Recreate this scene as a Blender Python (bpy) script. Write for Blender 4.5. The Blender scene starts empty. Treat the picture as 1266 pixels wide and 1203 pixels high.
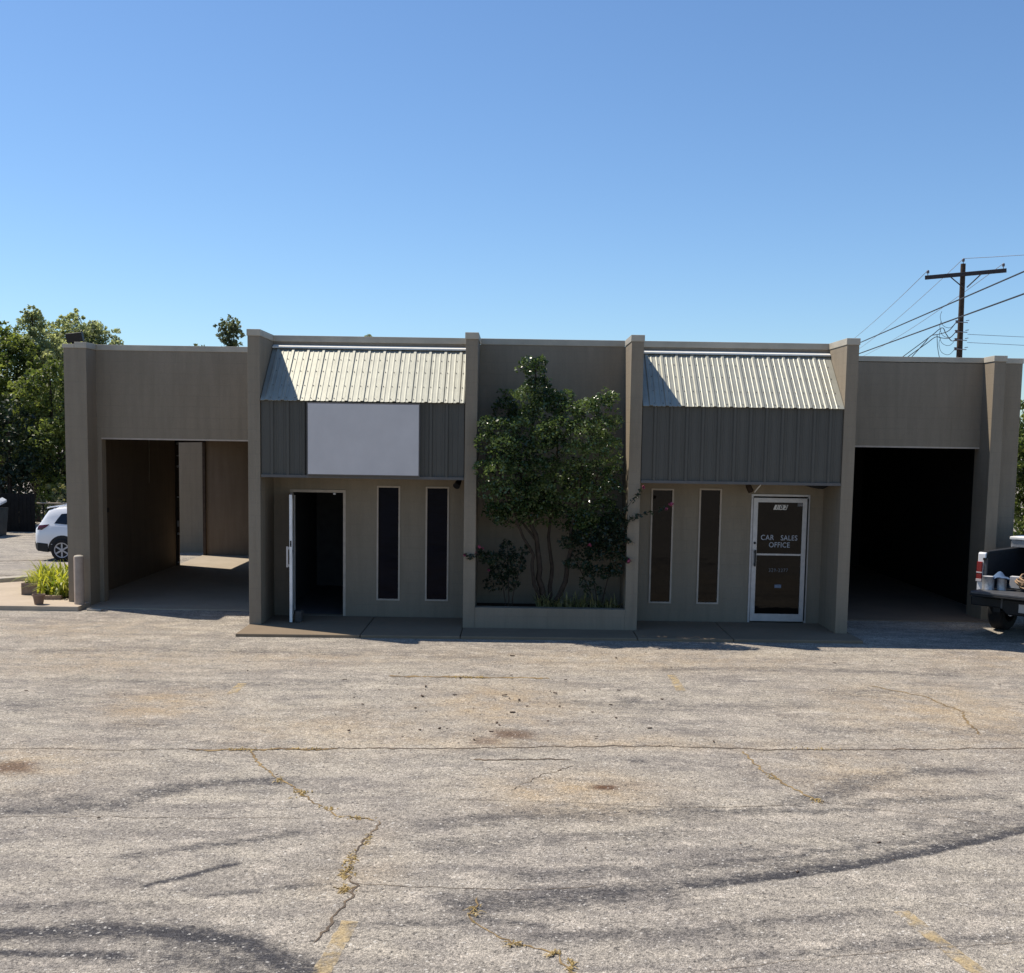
import bpy, math, random
import numpy as np
from mathutils import Vector, Matrix

SC = bpy.context.scene
COL = SC.collection
R = math.radians

# ------------------------------------------------------------------ camera
cam = bpy.data.objects.new('camera', bpy.data.cameras.new('camera'))
COL.objects.link(cam)
_rt = Vector((0.99987825, 0.00265926, 0.01537547))
_up = Vector((-0.01555932, 0.09562453, 0.99529586))
_fw = Vector((-0.00117648, 0.99541392, -0.09565426))
cam.matrix_world = Matrix(((_rt.x, _up.x, -_fw.x, 0.8284), (_rt.y, _up.y, -_fw.y, -18.9045), (_rt.z, _up.z, -_fw.z, 3.1474), (0, 0, 0, 1)))
cam.data.sensor_width = 36.0
cam.data.lens = 1412.0 / 1266.0 * 36.0
cam.data.shift_y = 77.5 / 1266.0
cam.data.clip_end = 2000
cam.data.clip_start = 0.1
SC.camera = cam

# ------------------------------------------------------------------ world, sun, exposure
SUN_T = Vector((0.556, -0.27, -1.0))            # the way the light travels
w = bpy.data.worlds.new('World')
SC.world = w
w.use_nodes = True
nt = w.node_tree
sky = nt.nodes.new('ShaderNodeTexSky')
sky.sky_type = 'NISHITA'
sky.sun_disc = False
sky.sun_elevation = math.atan(1.0 / math.hypot(0.556, 0.27))
sky.sun_rotation = math.atan2(-0.556, 0.27)
sky.altitude = 300
sky.air_density = 1.0
sky.dust_density = 0.4
sky.ozone_density = 1.6
bg = nt.nodes['Background']
tint = nt.nodes.new('ShaderNodeMix')
tint.data_type = 'RGBA'
tint.blend_type = 'MULTIPLY'
tint.inputs[0].default_value = 1.0
tint.inputs[7].default_value = (1.0, 1.25, 1.5, 1)
nt.links.new(sky.outputs[0], tint.inputs[6])
nt.links.new(tint.outputs[2], bg.inputs[0])
bg.inputs[1].default_value = 0.075
sl = bpy.data.lights.new('sun', 'SUN')
sl.energy = 4.9
sl.angle = R(0.5)
sl.color = (1.0, 0.91, 0.79)
so = bpy.data.objects.new('sun', sl)
COL.objects.link(so)
so.rotation_euler = SUN_T.to_track_quat('-Z', 'Y').to_euler()
SC.view_settings.view_transform = 'Standard'
SC.view_settings.look = 'None'
SC.view_settings.exposure = 0.35
SC.view_settings.gamma = 1.0
SC.cycles.max_bounces = 7
SC.cycles.use_denoising = True


# ------------------------------------------------------------------ materials
class NT:
    def __init__(s, name):
        s.m = bpy.data.materials.new(name)
        s.m.use_nodes = True
        s.t = s.m.node_tree
        s.b = s.t.nodes['Principled BSDF']
        s.out = s.t.nodes['Material Output']

    def n(s, kind, **kw):
        nd = s.t.nodes.new('ShaderNode' + kind)
        for k, v in kw.items():
            if k.startswith('i_'):
                key = k[2:]
                nd.inputs[int(key) if key.isdigit() else key.replace('_', ' ')].default_value = v
            else:
                setattr(nd, k, v)
        return nd

    def l(s, a, b):
        s.t.links.new(a, b)

    def coord(s, out='Object', scale=None):
        c = s.n('TexCoord').outputs[out]
        if scale:
            mp = s.n('Mapping')
            mp.inputs['Scale'].default_value = scale
            s.l(c, mp.inputs[0])
            c = mp.outputs[0]
        return c

    def noise(s, vec, scale, detail=4, rough=.55, lo=0., hi=1.):
        nd = s.n('TexNoise')
        nd.inputs['Scale'].default_value = scale
        nd.inputs['Detail'].default_value = detail
        nd.inputs['Roughness'].default_value = rough
        s.l(vec, nd.inputs['Vector'])
        return s.ramp(nd.outputs['Fac'], lo, hi) if (lo, hi) != (0., 1.) else nd.outputs['Fac']

    def ramp(s, fac, lo, hi, a=0., b=1.):
        mr = s.n('MapRange')
        mr.inputs['From Min'].default_value = lo
        mr.inputs['From Max'].default_value = hi
        mr.inputs['To Min'].default_value = a
        mr.inputs['To Max'].default_value = b
        s.l(fac, mr.inputs['Value'])
        return mr.outputs[0]

    def mix(s, fac, a, b, blend='MIX'):
        mx = s.n('Mix', data_type='RGBA', blend_type=blend)
        for sock, v in ((mx.inputs[0], fac), (mx.inputs[6], a), (mx.inputs[7], b)):
            if isinstance(v, (int, float)):
                sock.default_value = v
            elif isinstance(v, tuple):
                sock.default_value = v if len(v) == 4 else (*v, 1)
            else:
                s.l(v, sock)
        return mx.outputs[2]

    def math(s, op, a, b=0.):
        md = s.n('Math', operation=op)
        for sock, v in ((md.inputs[0], a), (md.inputs[1], b)):
            if isinstance(v, (int, float)):
                sock.default_value = v
            else:
                s.l(v, sock)
        return md.outputs[0]

    def base(s, c):
        if isinstance(c, tuple):
            s.b.inputs['Base Color'].default_value = (*c, 1)
        else:
            s.l(c, s.b.inputs['Base Color'])

    def bump(s, h, strength=.3, dist=.01):
        bp = s.n('Bump')
        bp.inputs['Strength'].default_value = strength
        bp.inputs['Distance'].default_value = dist
        s.l(h, bp.inputs['Height'])
        s.l(bp.outputs[0], s.b.inputs['Normal'])


def plain(name, c, rough=.6, metal=0., var=.12, scale=6., spec=.3, bump=0.):
    k = NT(name)
    v = k.coord()
    f = k.noise(v, scale, 5, .6, .3, .7)
    dk = tuple(x * (1 - var) for x in c)
    lt = tuple(min(1, x * (1 + var)) for x in c)
    k.base(k.mix(f, dk, lt))
    k.b.inputs['Roughness'].default_value = rough
    k.b.inputs['Metallic'].default_value = metal
    k.b.inputs['Specular IOR Level'].default_value = spec
    if bump:
        k.bump(k.noise(v, scale * 12, 3), bump, .004)
    return k.m


def block_wall(name, c, joint=.86, grime=.38, bumps=.3):
    """painted concrete block: courses 203 mm, blocks 406 mm, laid out in metres by the UVs"""
    k = NT(name)
    uv = k.coord('UV')
    br = k.n('TexBrick', offset=.5, squash=1.0)
    br.inputs['Scale'].default_value = 1.0
    br.inputs['Mortar Size'].default_value = .006
    br.inputs['Mortar Smooth'].default_value = .6
    br.inputs['Brick Width'].default_value = .4064
    br.inputs['Row Height'].default_value = .2032
    br.inputs['Color1'].default_value = (.975, .975, .975, 1)
    br.inputs['Color2'].default_value = (1.015, 1.01, 1.0, 1)
    br.inputs['Mortar'].default_value = (joint, joint, joint, 1)
    k.l(uv, br.inputs['Vector'])
    v = k.coord()
    jm = k.noise(v, 1.1, 3, .6, .40, .62)
    big = k.noise(v, .9, 5, .65, .35, .7)
    strk = k.noise(k.coord('Object', (5, 5, .5)), 1.6, 5, .6, .42, .75)
    fine = k.noise(v, 45, 3, .6, .25, .75)
    col = k.mix(k.ramp(jm, 0, 1, .25, 1.0), c, k.mix(1., c, br.outputs['Color'], 'MULTIPLY'))
    col = k.mix(k.math('MULTIPLY', big, grime), col, tuple(x * y for x, y in zip(c, (.72, .69, .64))))
    col = k.mix(k.math('MULTIPLY', strk, grime * 1.25), col, tuple(x * y for x, y in zip(c, (.62, .6, .58))))
    col = k.mix(k.math('MULTIPLY', fine, .30), col, tuple(x * .62 for x in c))
    grain = k.noise(v, 130, 2, .6, .3, .7)
    col = k.mix(k.math('MULTIPLY', grain, .22), col, tuple(x * .6 for x in c))
    k.base(col)
    k.b.inputs['Roughness'].default_value = .85
    k.b.inputs['Specular IOR Level'].default_value = .2
    h = k.math('SUBTRACT', k.math('MULTIPLY', fine, .25), br.outputs['Fac'])
    k.bump(h, bumps, .006)
    return k.m


M = {}
WALL = (.285, .24, .18)
M['wall'] = block_wall('painted_block', WALL)
M['wall_in'] = block_wall('shaded_block_interior', (.20, .15, .108), .92, .5)  # same beige as outside, with the bay's shade darkened into the colour
M['wall_dark'] = block_wall('shade_dark_block', (.028, .026, .024), .85, .4)  # near-black base paints in the deep shade of the right bay
M['coping'] = plain('coping_metal', (.42, .38, .305), .55, 0, .14, 2)
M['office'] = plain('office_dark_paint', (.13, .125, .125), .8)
M['roof'] = plain('roof_membrane', (.3, .29, .27), .9)


def sheet_metal(name, c, rough, spec, grime, metal=0.):
    k = NT(name)
    v = k.coord()
    f = k.noise(k.coord('Object', (3, 3, .6)), 2.2, 5, .6, .4, .75)
    g = k.noise(v, 30, 3, .6, .35, .7)
    col = k.mix(k.math('MULTIPLY', f, grime), c, tuple(x * .72 for x in c))
    col = k.mix(k.math('MULTIPLY', g, .12), col, tuple(x * .7 for x in c))
    k.base(col)
    k.b.inputs['Roughness'].default_value = rough
    k.b.inputs['Metallic'].default_value = metal
    k.b.inputs['Specular IOR Level'].default_value = spec
    return k.m


M['mansard'] = sheet_metal('cream_sheet_metal', (.41, .41, .35), .6, .4, .5, .75)
M['flash'] = sheet_metal('white_flashing', (.72, .71, .65), .7, .2, .3)
M['fascia'] = sheet_metal('grey_sheet_metal', (.092, .088, .075), .6, .25, .4)
M['trim'] = plain('dark_trim', (.11, .105, .1), .6)
M['sign'] = plain('blank_sign_face', (.58, .545, .525), .5, 0, .05, 2.2, .25)
M['sign_back'] = plain('sign_edge', (.12, .11, .105), .5)
M['screw'] = plain('screw_heads', (.10, .09, .08), .5)
M['alu'] = plain('anodised_aluminium', (.46, .44, .43), .38, .25, .12, 9, .5)
M['frame'] = plain('painted_frame', (.44, .37, .30), .5, 0, .12, 8)
M['white'] = plain('white_paint', (.78, .77, .75), .4)
M['black'] = plain('black_plastic', (.012, .012, .013), .5, 0, .2)
M['rubber'] = plain('tyre_rubber', (.016, .016, .017), .85, 0, .25, 20)
M['rim'] = plain('alloy_rim', (.42, .42, .43), .45, .2, .08)
M['chrome'] = plain('chrome', (.62, .62, .63), .2, .9, .05)
M['letters'] = plain('vinyl_letters', (.42, .44, .48), .6, 0, .18, 40)
M['letters_faded'] = plain('worn_vinyl_letters', (.17, .17, .18), .7, 0, .5, 60)
M['plate_white'] = plain('number_plate_white', (.72, .69, .64), .6)
M['sticker'] = plain('sticker_blue', (.16, .20, .27), .5, 0, .3, 60)
M['conc'] = plain('grey_concrete', (.30, .28, .255), .9, 0, .25, 5, .2, .3)
M['conc_dark'] = plain('dark_block', (.075, .07, .066), .9, 0, .25, 8, .2, .3)
M['bollard'] = plain('bollard_paint', (.36, .285, .225), .7, 0, .15, 7, .3, .2)
M['pot'] = plain('brown_pot', (.20, .13, .09), .8, 0, .25, 12, .3, .3)
M['trough'] = plain('brown_trough', (.20, .15, .115), .85, 0, .2, 12, .2, .3)
M['soil'] = plain('soil', (.05, .037, .027), .95, 0, .4, 14, .1, .6)
M['wood'] = plain('weathered_wood', (.20, .145, .10), .85, 0, .3, 10)
M['pole'] = plain('creosote_pole', (.055, .038, .028), .85, 0, .3, 9, .2, .4)
M['arm'] = plain('crossarm_timber', (.045, .04, .042), .85, 0, .25, 9)
M['wire'] = plain('cable_sheath', (.03, .035, .045), .6)
M['wire_pale'] = plain('bare_conductor', (.22, .26, .32), .5)
M['porcelain'] = plain('insulator_porcelain', (.10, .09, .10), .25)
M['hose'] = plain('tan_hose', (.33, .22, .13), .6)
M['tin'] = plain('paint_tin', (.34, .34, .345), .42, .5, .25, 20)
M['rag'] = plain('blue_rag', (.08, .13, .22), .95)
M['card'] = plain('white_carton', (.5, .5, .5), .8)
M['bedliner'] = plain('bed_liner', (.016, .017, .019), .6, 0, .3, 18)
M['tail_in'] = plain('tailgate_inner', (.075, .077, .082), .5, .2, .2, 12)
M['red_lens'] = plain('red_lens', (.20, .010, .012), .2, 0, .1, 9, .5)
M['dark_lens'] = plain('dark_red_lens', (.06, .006, .012), .2, 0, .1, 9, .5)
M['lens_clear'] = plain('clear_lens', (.55, .5, .5), .2)
M['petal'] = plain('pink_petals', (.30, .055, .10), .7)
M['fence'] = plain('shade_dark_boards', (.009, .0085, .008), .9, 0, .4, 5)  # near-black base stands for the tree shade over the boards
M['bin'] = plain('bin_steel', (.035, .04, .042), .6, 0, .3, 4)
M['bin_lid'] = plain('pale_bin_lid', (.55, .57, .6), .5)
M['rail'] = plain('pale_rail', (.30, .25, .19), .8)


def car_paint(name, c):
    k = NT(name)
    k.base(c)
    k.b.inputs['Roughness'].default_value = .25
    k.b.inputs['Coat Weight'].default_value = .6
    k.b.inputs['Coat Roughness'].default_value = .05
    return k.m


M['car_white'] = car_paint('white_car_paint', (.74, .75, .77))


def glass_dark(name, c, rough=.03, spec=.5):
    k = NT(name)
    v = k.coord('Object', (1, 1, 4))
    f = k.noise(v, 2.5, 4, .6, .4, .7)
    k.base(k.mix(f, c, tuple(x * .55 for x in c)))
    k.b.inputs['Roughness'].default_value = rough
    k.b.inputs['Specular IOR Level'].default_value = spec
    k.bump(k.noise(k.coord('Object', (1, 1, 2.2)), 2.2, 2), .06, .02)
    return k.m


M['glass_blue'] = glass_dark('blue_reflection_pane', (.003, .005, .012), .04, .07)  # blue cast of the reflection is put into the base colour
M['glass_brown'] = glass_dark('brown_reflection_pane', (.006, .004, .003), .03, .22)  # brown cast of the reflected lot is put into the base colour
M['glass_car'] = glass_dark('car_glass', (.006, .007, .012), .02)


def leaf_mat(name, a, b, trans=.35, rough=.5, tg=1.5):
    k = NT(name)
    at = k.n('Attribute', attribute_name='tint')
    col = k.mix(at.outputs['Fac'], a, b)
    k.base(col)
    k.b.inputs['Roughness'].default_value = rough
    k.b.inputs['Specular IOR Level'].default_value = .55
    tr = k.n('BsdfTranslucent')
    k.l(k.mix(1., col, (tg, tg * 1.02, tg * .75), 'MULTIPLY'), tr.inputs['Color'])
    mx = k.n('MixShader')
    mx.inputs[0].default_value = trans
    k.l(k.b.outputs[0], mx.inputs[1])
    k.l(tr.outputs[0], mx.inputs[2])
    k.l(mx.outputs[0], k.out.inputs['Surface'])
    return k.m


M['leaf_myrtle'] = leaf_mat('myrtle_leaf', (.022, .045, .014), (.145, .195, .068), .28, .26, 1.7)
M['leaf_shrub'] = leaf_mat('shrub_leaf', (.010, .022, .010), (.024, .045, .016), .2)
M['leaf_tree'] = leaf_mat('tree_leaf', (.05, .075, .018), (.20, .23, .055), .5, .5, 1.7)
M['leaf_pale'] = leaf_mat('pale_tree_leaf', (.15, .175, .09), (.40, .42, .23), .55, .5, 1.7)
M['leaf_far'] = leaf_mat('far_tree_leaf', (.09, .11, .06), (.18, .20, .10), .45)
M['leaf_lily'] = leaf_mat('lily_leaf', (.10, .15, .015), (.50, .48, .055), .45)
M['leaf_strap'] = leaf_mat('strap_leaf', (.08, .10, .03), (.32, .29, .13), .35)
M['bark'] = plain('bark', (.05, .038, .029), .9, 0, .35, 14, .1, .5)
M['dry_weed'] = leaf_mat('dry_weeds', (.26, .18, .065), (.50, .37, .15), .3)
M['litter'] = plain('dry_litter', (.075, .05, .035), .9, 0, .5, 3)


def asphalt():
    k = NT('worn_asphalt')
    v = k.coord()
    big = k.noise(v, .35, 6, .62, .36, .66)
    mid = k.noise(v, 1.7, 6, .65, .35, .68)
    strk = k.noise(k.coord('Object', (.45, 1.9, 1)), 1.5, 7, .68, .42, .66)
    grit = k.noise(v, 26, 4, .7, .28, .72)
    vo = k.n('TexVoronoi', feature='F1')
    vo.inputs['Scale'].default_value = 62
    k.l(v, vo.inputs['Vector'])
    stone = k.ramp(vo.outputs['Color'], .0, 1.0)
    vo2 = k.n('TexVoronoi', feature='F1')
    vo2.inputs['Scale'].default_value = 115
    k.l(v, vo2.inputs['Vector'])
    sp = k.n('Attribute', attribute_name='stains')
    sep = k.n('SeparateColor')
    k.l(sp.outputs['Color'], sep.inputs[0])
    smear, tan, rust = sep.outputs[0], sep.outputs[1], sep.outputs[2]
    pale, grey, dark = (.432, .390, .318), (.258, .240, .212), (.047, .047, .053)
    col = k.mix(k.math('MULTIPLY', mid, .55), pale, grey)
    col = k.mix(k.math('MULTIPLY', big, .5), col, (.235, .214, .20))
    col = k.mix(k.math('MULTIPLY', strk, .55), col, (.125, .115, .114))
    blot = k.noise(k.coord('Object', (.8, 1.5, 1)), 4.2, 5, .7, .50, .72)
    col = k.mix(k.math('MULTIPLY', blot, .52), col, (.112, .106, .107))
    worn = k.noise(k.coord('Object', (.9, 1.3, 1)), 2.9, 6, .72, .52, .70)
    col = k.mix(k.math('MULTIPLY', worn, .68), col, (.53, .475, .40))
    brk = k.noise(k.coord('Object', (1.2, 1.8, 1)), 8.0, 6, .75, .34, .62)
    tanb = k.noise(v, 2.6, 5, .65, .3, .65)
    col = k.mix(k.math('MULTIPLY', k.math('MULTIPLY', tan, tanb), .95), col, (.40, .305, .19))
    gr = k.noise(k.coord('Object', (1, 1.5, 1)), 38, 3, .75, .25, .75)
    sv = k.math('ADD', smear, k.math('ADD', k.ramp(gr, 0, 1, -.30, .30), k.ramp(brk, 0, 1, -.26, .26)))
    sm = k.math('MULTIPLY', k.ramp(sv, .16, .92, 0, .95), k.ramp(smear, .02, .22))
    col = k.mix(sm, col, dark)
    col = k.mix(k.math('MULTIPLY', rust, .95), col, (.105, .056, .032))
    # chippings: each small cell takes its own tone
    cell = k.ramp(vo2.outputs['Color'], .15, .9)
    col = k.mix(.60, col, k.mix(1., col, k.mix(cell, (.32, .32, .33), (1.72, 1.70, 1.66)), 'MULTIPLY'))
    cell2 = k.ramp(stone, .2, .85)
    col = k.mix(.36, col, k.mix(1., col, k.mix(cell2, (.45, .45, .46), (1.6, 1.58, 1.54)), 'MULTIPLY'))
    chip = k.ramp(stone, .86, .92)
    col = k.mix(k.math('MULTIPLY', chip, .6), col, (.64, .61, .55))
    pit = k.ramp(grit, .34, .14)
    col = k.mix(k.math('MULTIPLY', pit, .8), col, (.045, .042, .041))
    k.base(col)
    k.b.inputs['Roughness'].default_value = .93
    k.b.inputs['Specular IOR Level'].default_value = .15
    h = k.math('ADD', k.math('MULTIPLY', vo2.outputs['Distance'], 1.2), k.math('MULTIPLY', grit, .8))
    k.bump(h, .55, .012)
    return k.m


M['asphalt'] = asphalt()


def concrete(name, c, sc=1.0):
    k = NT(name)
    v = k.coord()
    a = k.noise(v, 1.3 * sc, 6, .65, .35, .7)
    b = k.noise(v, 22, 4, .65, .3, .7)
    col = k.mix(k.math('MULTIPLY', a, .55), c, tuple(x * .68 for x in c))
    col = k.mix(k.math('MULTIPLY', b, .25), col, tuple(x * .6 for x in c))
    k.base(col)
    k.b.inputs['Roughness'].default_value = .9
    k.b.inputs['Specular IOR Level'].default_value = .15
    k.bump(b, .25, .005)
    return k.m


M['slab'] = concrete('sidewalk_concrete', (.235, .182, .125))
M['slab_left'] = concrete('apron_concrete', (.46, .38, .29))
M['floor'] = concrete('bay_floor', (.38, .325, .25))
M['floor_dark'] = concrete('dark_bay_floor', (.20, .155, .115))  # right bay floor, darker base than the left bay
M['kerb'] = concrete('kerb_concrete', (.46, .42, .35))


def stripe_mat():
    k = NT('worn_yellow_paint')
    v = k.coord()
    f = k.noise(v, 9, 6, .75, .40, .60)
    g = k.noise(v, 60, 3, .7, .35, .6)
    k.base(k.mix(g, (.42, .30, .13), (.50, .39, .22)))
    k.b.inputs['Roughness'].default_value = .85
    tr = k.n('BsdfTransparent')
    mx = k.n('MixShader')
    k.l(k.math('MULTIPLY', k.math('MULTIPLY', f, k.ramp(g, 0, 1, .55, 1)), .9), mx.inputs[0])
    k.l(tr.outputs[0], mx.inputs[1])
    k.l(k.b.outputs[0], mx.inputs[2])
    k.l(mx.outputs[0], k.out.inputs['Surface'])
    return k.m


def crack_mat(name, a, b):
    k = NT(name)
    f = k.noise(k.coord(), 5, 4, .6, .35, .65)
    k.base(k.mix(f, a, b))
    k.b.inputs['Roughness'].default_value = 1
    return k.m


M['stripe'] = stripe_mat()
M['crack'] = crack_mat('crack_fill', (.07, .052, .038), (.17, .125, .08))
M['crack_tan'] = crack_mat('crack_fill_tan', (.12, .08, .04), (.30, .21, .095))


# ------------------------------------------------------------------ mesh helpers
class MB:
    def __init__(s, xf=None):
        s.v, s.f, s.mi, s.cur, s.xf = [], [], [], 0, xf

    def add(s, vs, fs):
        o = len(s.v)
        s.v += [tuple(s.xf @ Vector(p)) if s.xf else tuple(p) for p in vs]
        for f in fs:
            s.f.append([i + o for i in f])
            s.mi.append(s.cur)
        return s

    def box(s, x0, x1, y0, y1, z0, z1):
        v = [(x, y, z) for z in (z0, z1) for y in (y0, y1) for x in (x0, x1)]
        return s.add(v, [(0, 2, 3, 1), (4, 5, 7, 6), (0, 1, 5, 4), (2, 6, 7, 3), (0, 4, 6, 2), (1, 3, 7, 5)])

    def obox(s, c, u, v, wv):
        c, u, v, wv = map(Vector, (c, u, v, wv))
        p = [c + a * u + b * v + d * wv for d in (-1, 1) for b in (-1, 1) for a in (-1, 1)]
        return s.add(p, [(0, 2, 3, 1), (4, 5, 7, 6), (0, 1, 5, 4), (2, 6, 7, 3), (0, 4, 6, 2), (1, 3, 7, 5)])

    def soft(s, pts, r, n=6, sub=5):
        P = [Vector(p) for p in pts]
        Q = [P[0] * 2 - P[1]] + P + [P[-1] * 2 - P[-2]]
        out = []
        for i in range(1, len(Q) - 2):
            a, b, c, d = Q[i - 1:i + 3]
            for k in range(sub):
                t = k / sub
                out.append(.5 * (2 * b + (c - a) * t + (2 * a - 5 * b + 4 * c - d) * t * t + (3 * b - a - 3 * c + d) * t ** 3))
        return s.tube(out + [P[-1]], r, n)

    def tube(s, pts, r, n=8, caps=True):
        pts = [Vector(p) for p in pts]
        rs = r if isinstance(r, (list, tuple)) else [r] * len(pts)
        vs, fs = [], []
        side = None
        for i, p in enumerate(pts):
            t = (pts[min(i + 1, len(pts) - 1)] - pts[max(i - 1, 0)]).normalized()
            if side is None:
                side = t.cross(Vector((0, 0, 1)))
                if side.length < 1e-3:
                    side = Vector((1, 0, 0))
            side = (side - t * side.dot(t)).normalized()
            up = t.cross(side)
            for k in range(n):
                a = 2 * math.pi * k / n
                vs.append(p + (side * math.cos(a) + up * math.sin(a)) * rs[i])
        for i in range(len(pts) - 1):
            for k in range(n):
                fs.append((i * n + k, i * n + (k + 1) % n, (i + 1) * n + (k + 1) % n, (i + 1) * n + k))
        if caps:
            fs.append(tuple(range(n))[::-1])
            fs.append(tuple((len(pts) - 1) * n + k for k in range(n)))
        return s.add(vs, fs)

    def lathe(s, prof, c=(0, 0, 0), axis='z', n=24, caps=True):
        vs, fs = [], []
        for r, h in prof:
            for k in range(n):
                a = 2 * math.pi * k / n
                q = {'z': (r * math.cos(a), r * math.sin(a), h), 'x': (h, r * math.cos(a), r * math.sin(a)), 'y': (r * math.sin(a), h, r * math.cos(a))}[axis]
                vs.append((q[0] + c[0], q[1] + c[1], q[2] + c[2]))
        for i in range(len(prof) - 1):
            for k in range(n):
                fs.append((i * n + k, i * n + (k + 1) % n, (i + 1) * n + (k + 1) % n, (i + 1) * n + k))
        if caps:
            fs.append(tuple(range(n))[::-1])
            fs.append(tuple((len(prof) - 1) * n + k for k in range(n)))
        return s.add(vs, fs)

    def loft(s, rings, caps=True):
        n = len(rings[0])
        vs = [p for r in rings for p in r]
        fs = []
        for i in range(len(rings) - 1):
            for k in range(n):
                fs.append((i * n + k, i * n + (k + 1) % n, (i + 1) * n + (k + 1) % n, (i + 1) * n + k))
        if caps:
            fs.append(tuple(range(n))[::-1])
            fs.append(tuple((len(rings) - 1) * n + k for k in range(n)))
        return s.add(vs, fs)

    def prism(s, poly, a, b, plane='xz'):
        """2-D outline given real thickness between a and b along the third axis"""
        def P(u, v, t):
            return {'xz': (u, t, v), 'yz': (t, u, v), 'xy': (u, v, t)}[plane]
        n = len(poly)
        vs = [P(u, v, a) for u, v in poly] + [P(u, v, b) for u, v in poly]
        fs = [tuple(range(n)), tuple(range(2 * n - 1, n - 1, -1))]
        fs += [(i, i + n, (i + 1) % n + n, (i + 1) % n) for i in range(n)]
        return s.add(vs, fs)

    def build(s, name, mat, parent=None, smooth=None, bevel=0., recalc=True):
        off = Vector(OFF.get(parent.name, (0, 0, 0))) if parent else Vector((0, 0, 0))
        me = bpy.data.meshes.new(name)
        me.from_pydata([tuple(Vector(p) - off) for p in s.v], [], s.f)
        mats = mat if isinstance(mat, (list, tuple)) else [mat]
        for m in mats:
            me.materials.append(m)
        me.polygons.foreach_set('material_index', s.mi)
        if recalc:
            import bmesh
            b = bmesh.new()
            b.from_mesh(me)
            bmesh.ops.recalc_face_normals(b, faces=b.faces)
            b.to_mesh(me)
            b.free()
        uv = me.uv_layers.new(name='UVMap')
        me.update()
        for p in me.polygons:
            n = p.normal
            ax = max(range(3), key=lambda i: abs(n[i]))
            for li in p.loop_indices:
                q = me.vertices[me.loops[li].vertex_index].co + off
                uv.data[li].uv = ((q.y, q.z) if ax == 0 else (q.x, q.z) if ax == 1 else (q.x, q.y))
        if smooth:
            me.shade_smooth()
            me.set_sharp_from_angle(angle=R(smooth))
        o = bpy.data.objects.new(name, me)
        COL.objects.link(o)
        if bevel:
            md = o.modifiers.new('bevel', 'BEVEL')
            md.width = bevel
            md.segments = 2
            md.limit_method = 'ANGLE'
        if parent:
            o.parent = parent
            OFF[o.name] = tuple(off)
        return o


OFF = {}


def tag(o, label, cat, group=None, kind=None):
    o['label'] = label
    o['category'] = cat
    if group:
        o['group'] = group
    if kind:
        o['kind'] = kind
    return o


def structure(o, kind='structure'):
    o['kind'] = kind
    return o


def thing(name, label, cat, loc=(0, 0, 0), rz=0., group=None, local=False):
    o = bpy.data.objects.new(name, None)
    o.empty_display_size = .2
    COL.objects.link(o)
    o.location = loc
    o.rotation_euler = (0, 0, rz)
    OFF[o.name] = (0, 0, 0) if local else tuple(loc)
    return tag(o, label, cat, group)


def wall_open(mb, x0, x1, y0, y1, z0, z1, holes):
    """wall with rectangular openings, facing -y; holes = (x0,x1,z0,z1)"""
    xs = sorted({x0, x1, *[h[0] for h in holes], *[h[1] for h in holes]})
    for a, b in zip(xs, xs[1:]):
        cuts = sorted((h[2], h[3]) for h in holes if h[0] < (a + b) / 2 < h[1])
        z = z0
        for c0, c1 in cuts:
            if c0 > z + 1e-4:
                mb.box(a, b, y0, y1, z, c0)
            z = c1
        if z < z1 - 1e-4:
            mb.box(a, b, y0, y1, z, z1)


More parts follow.
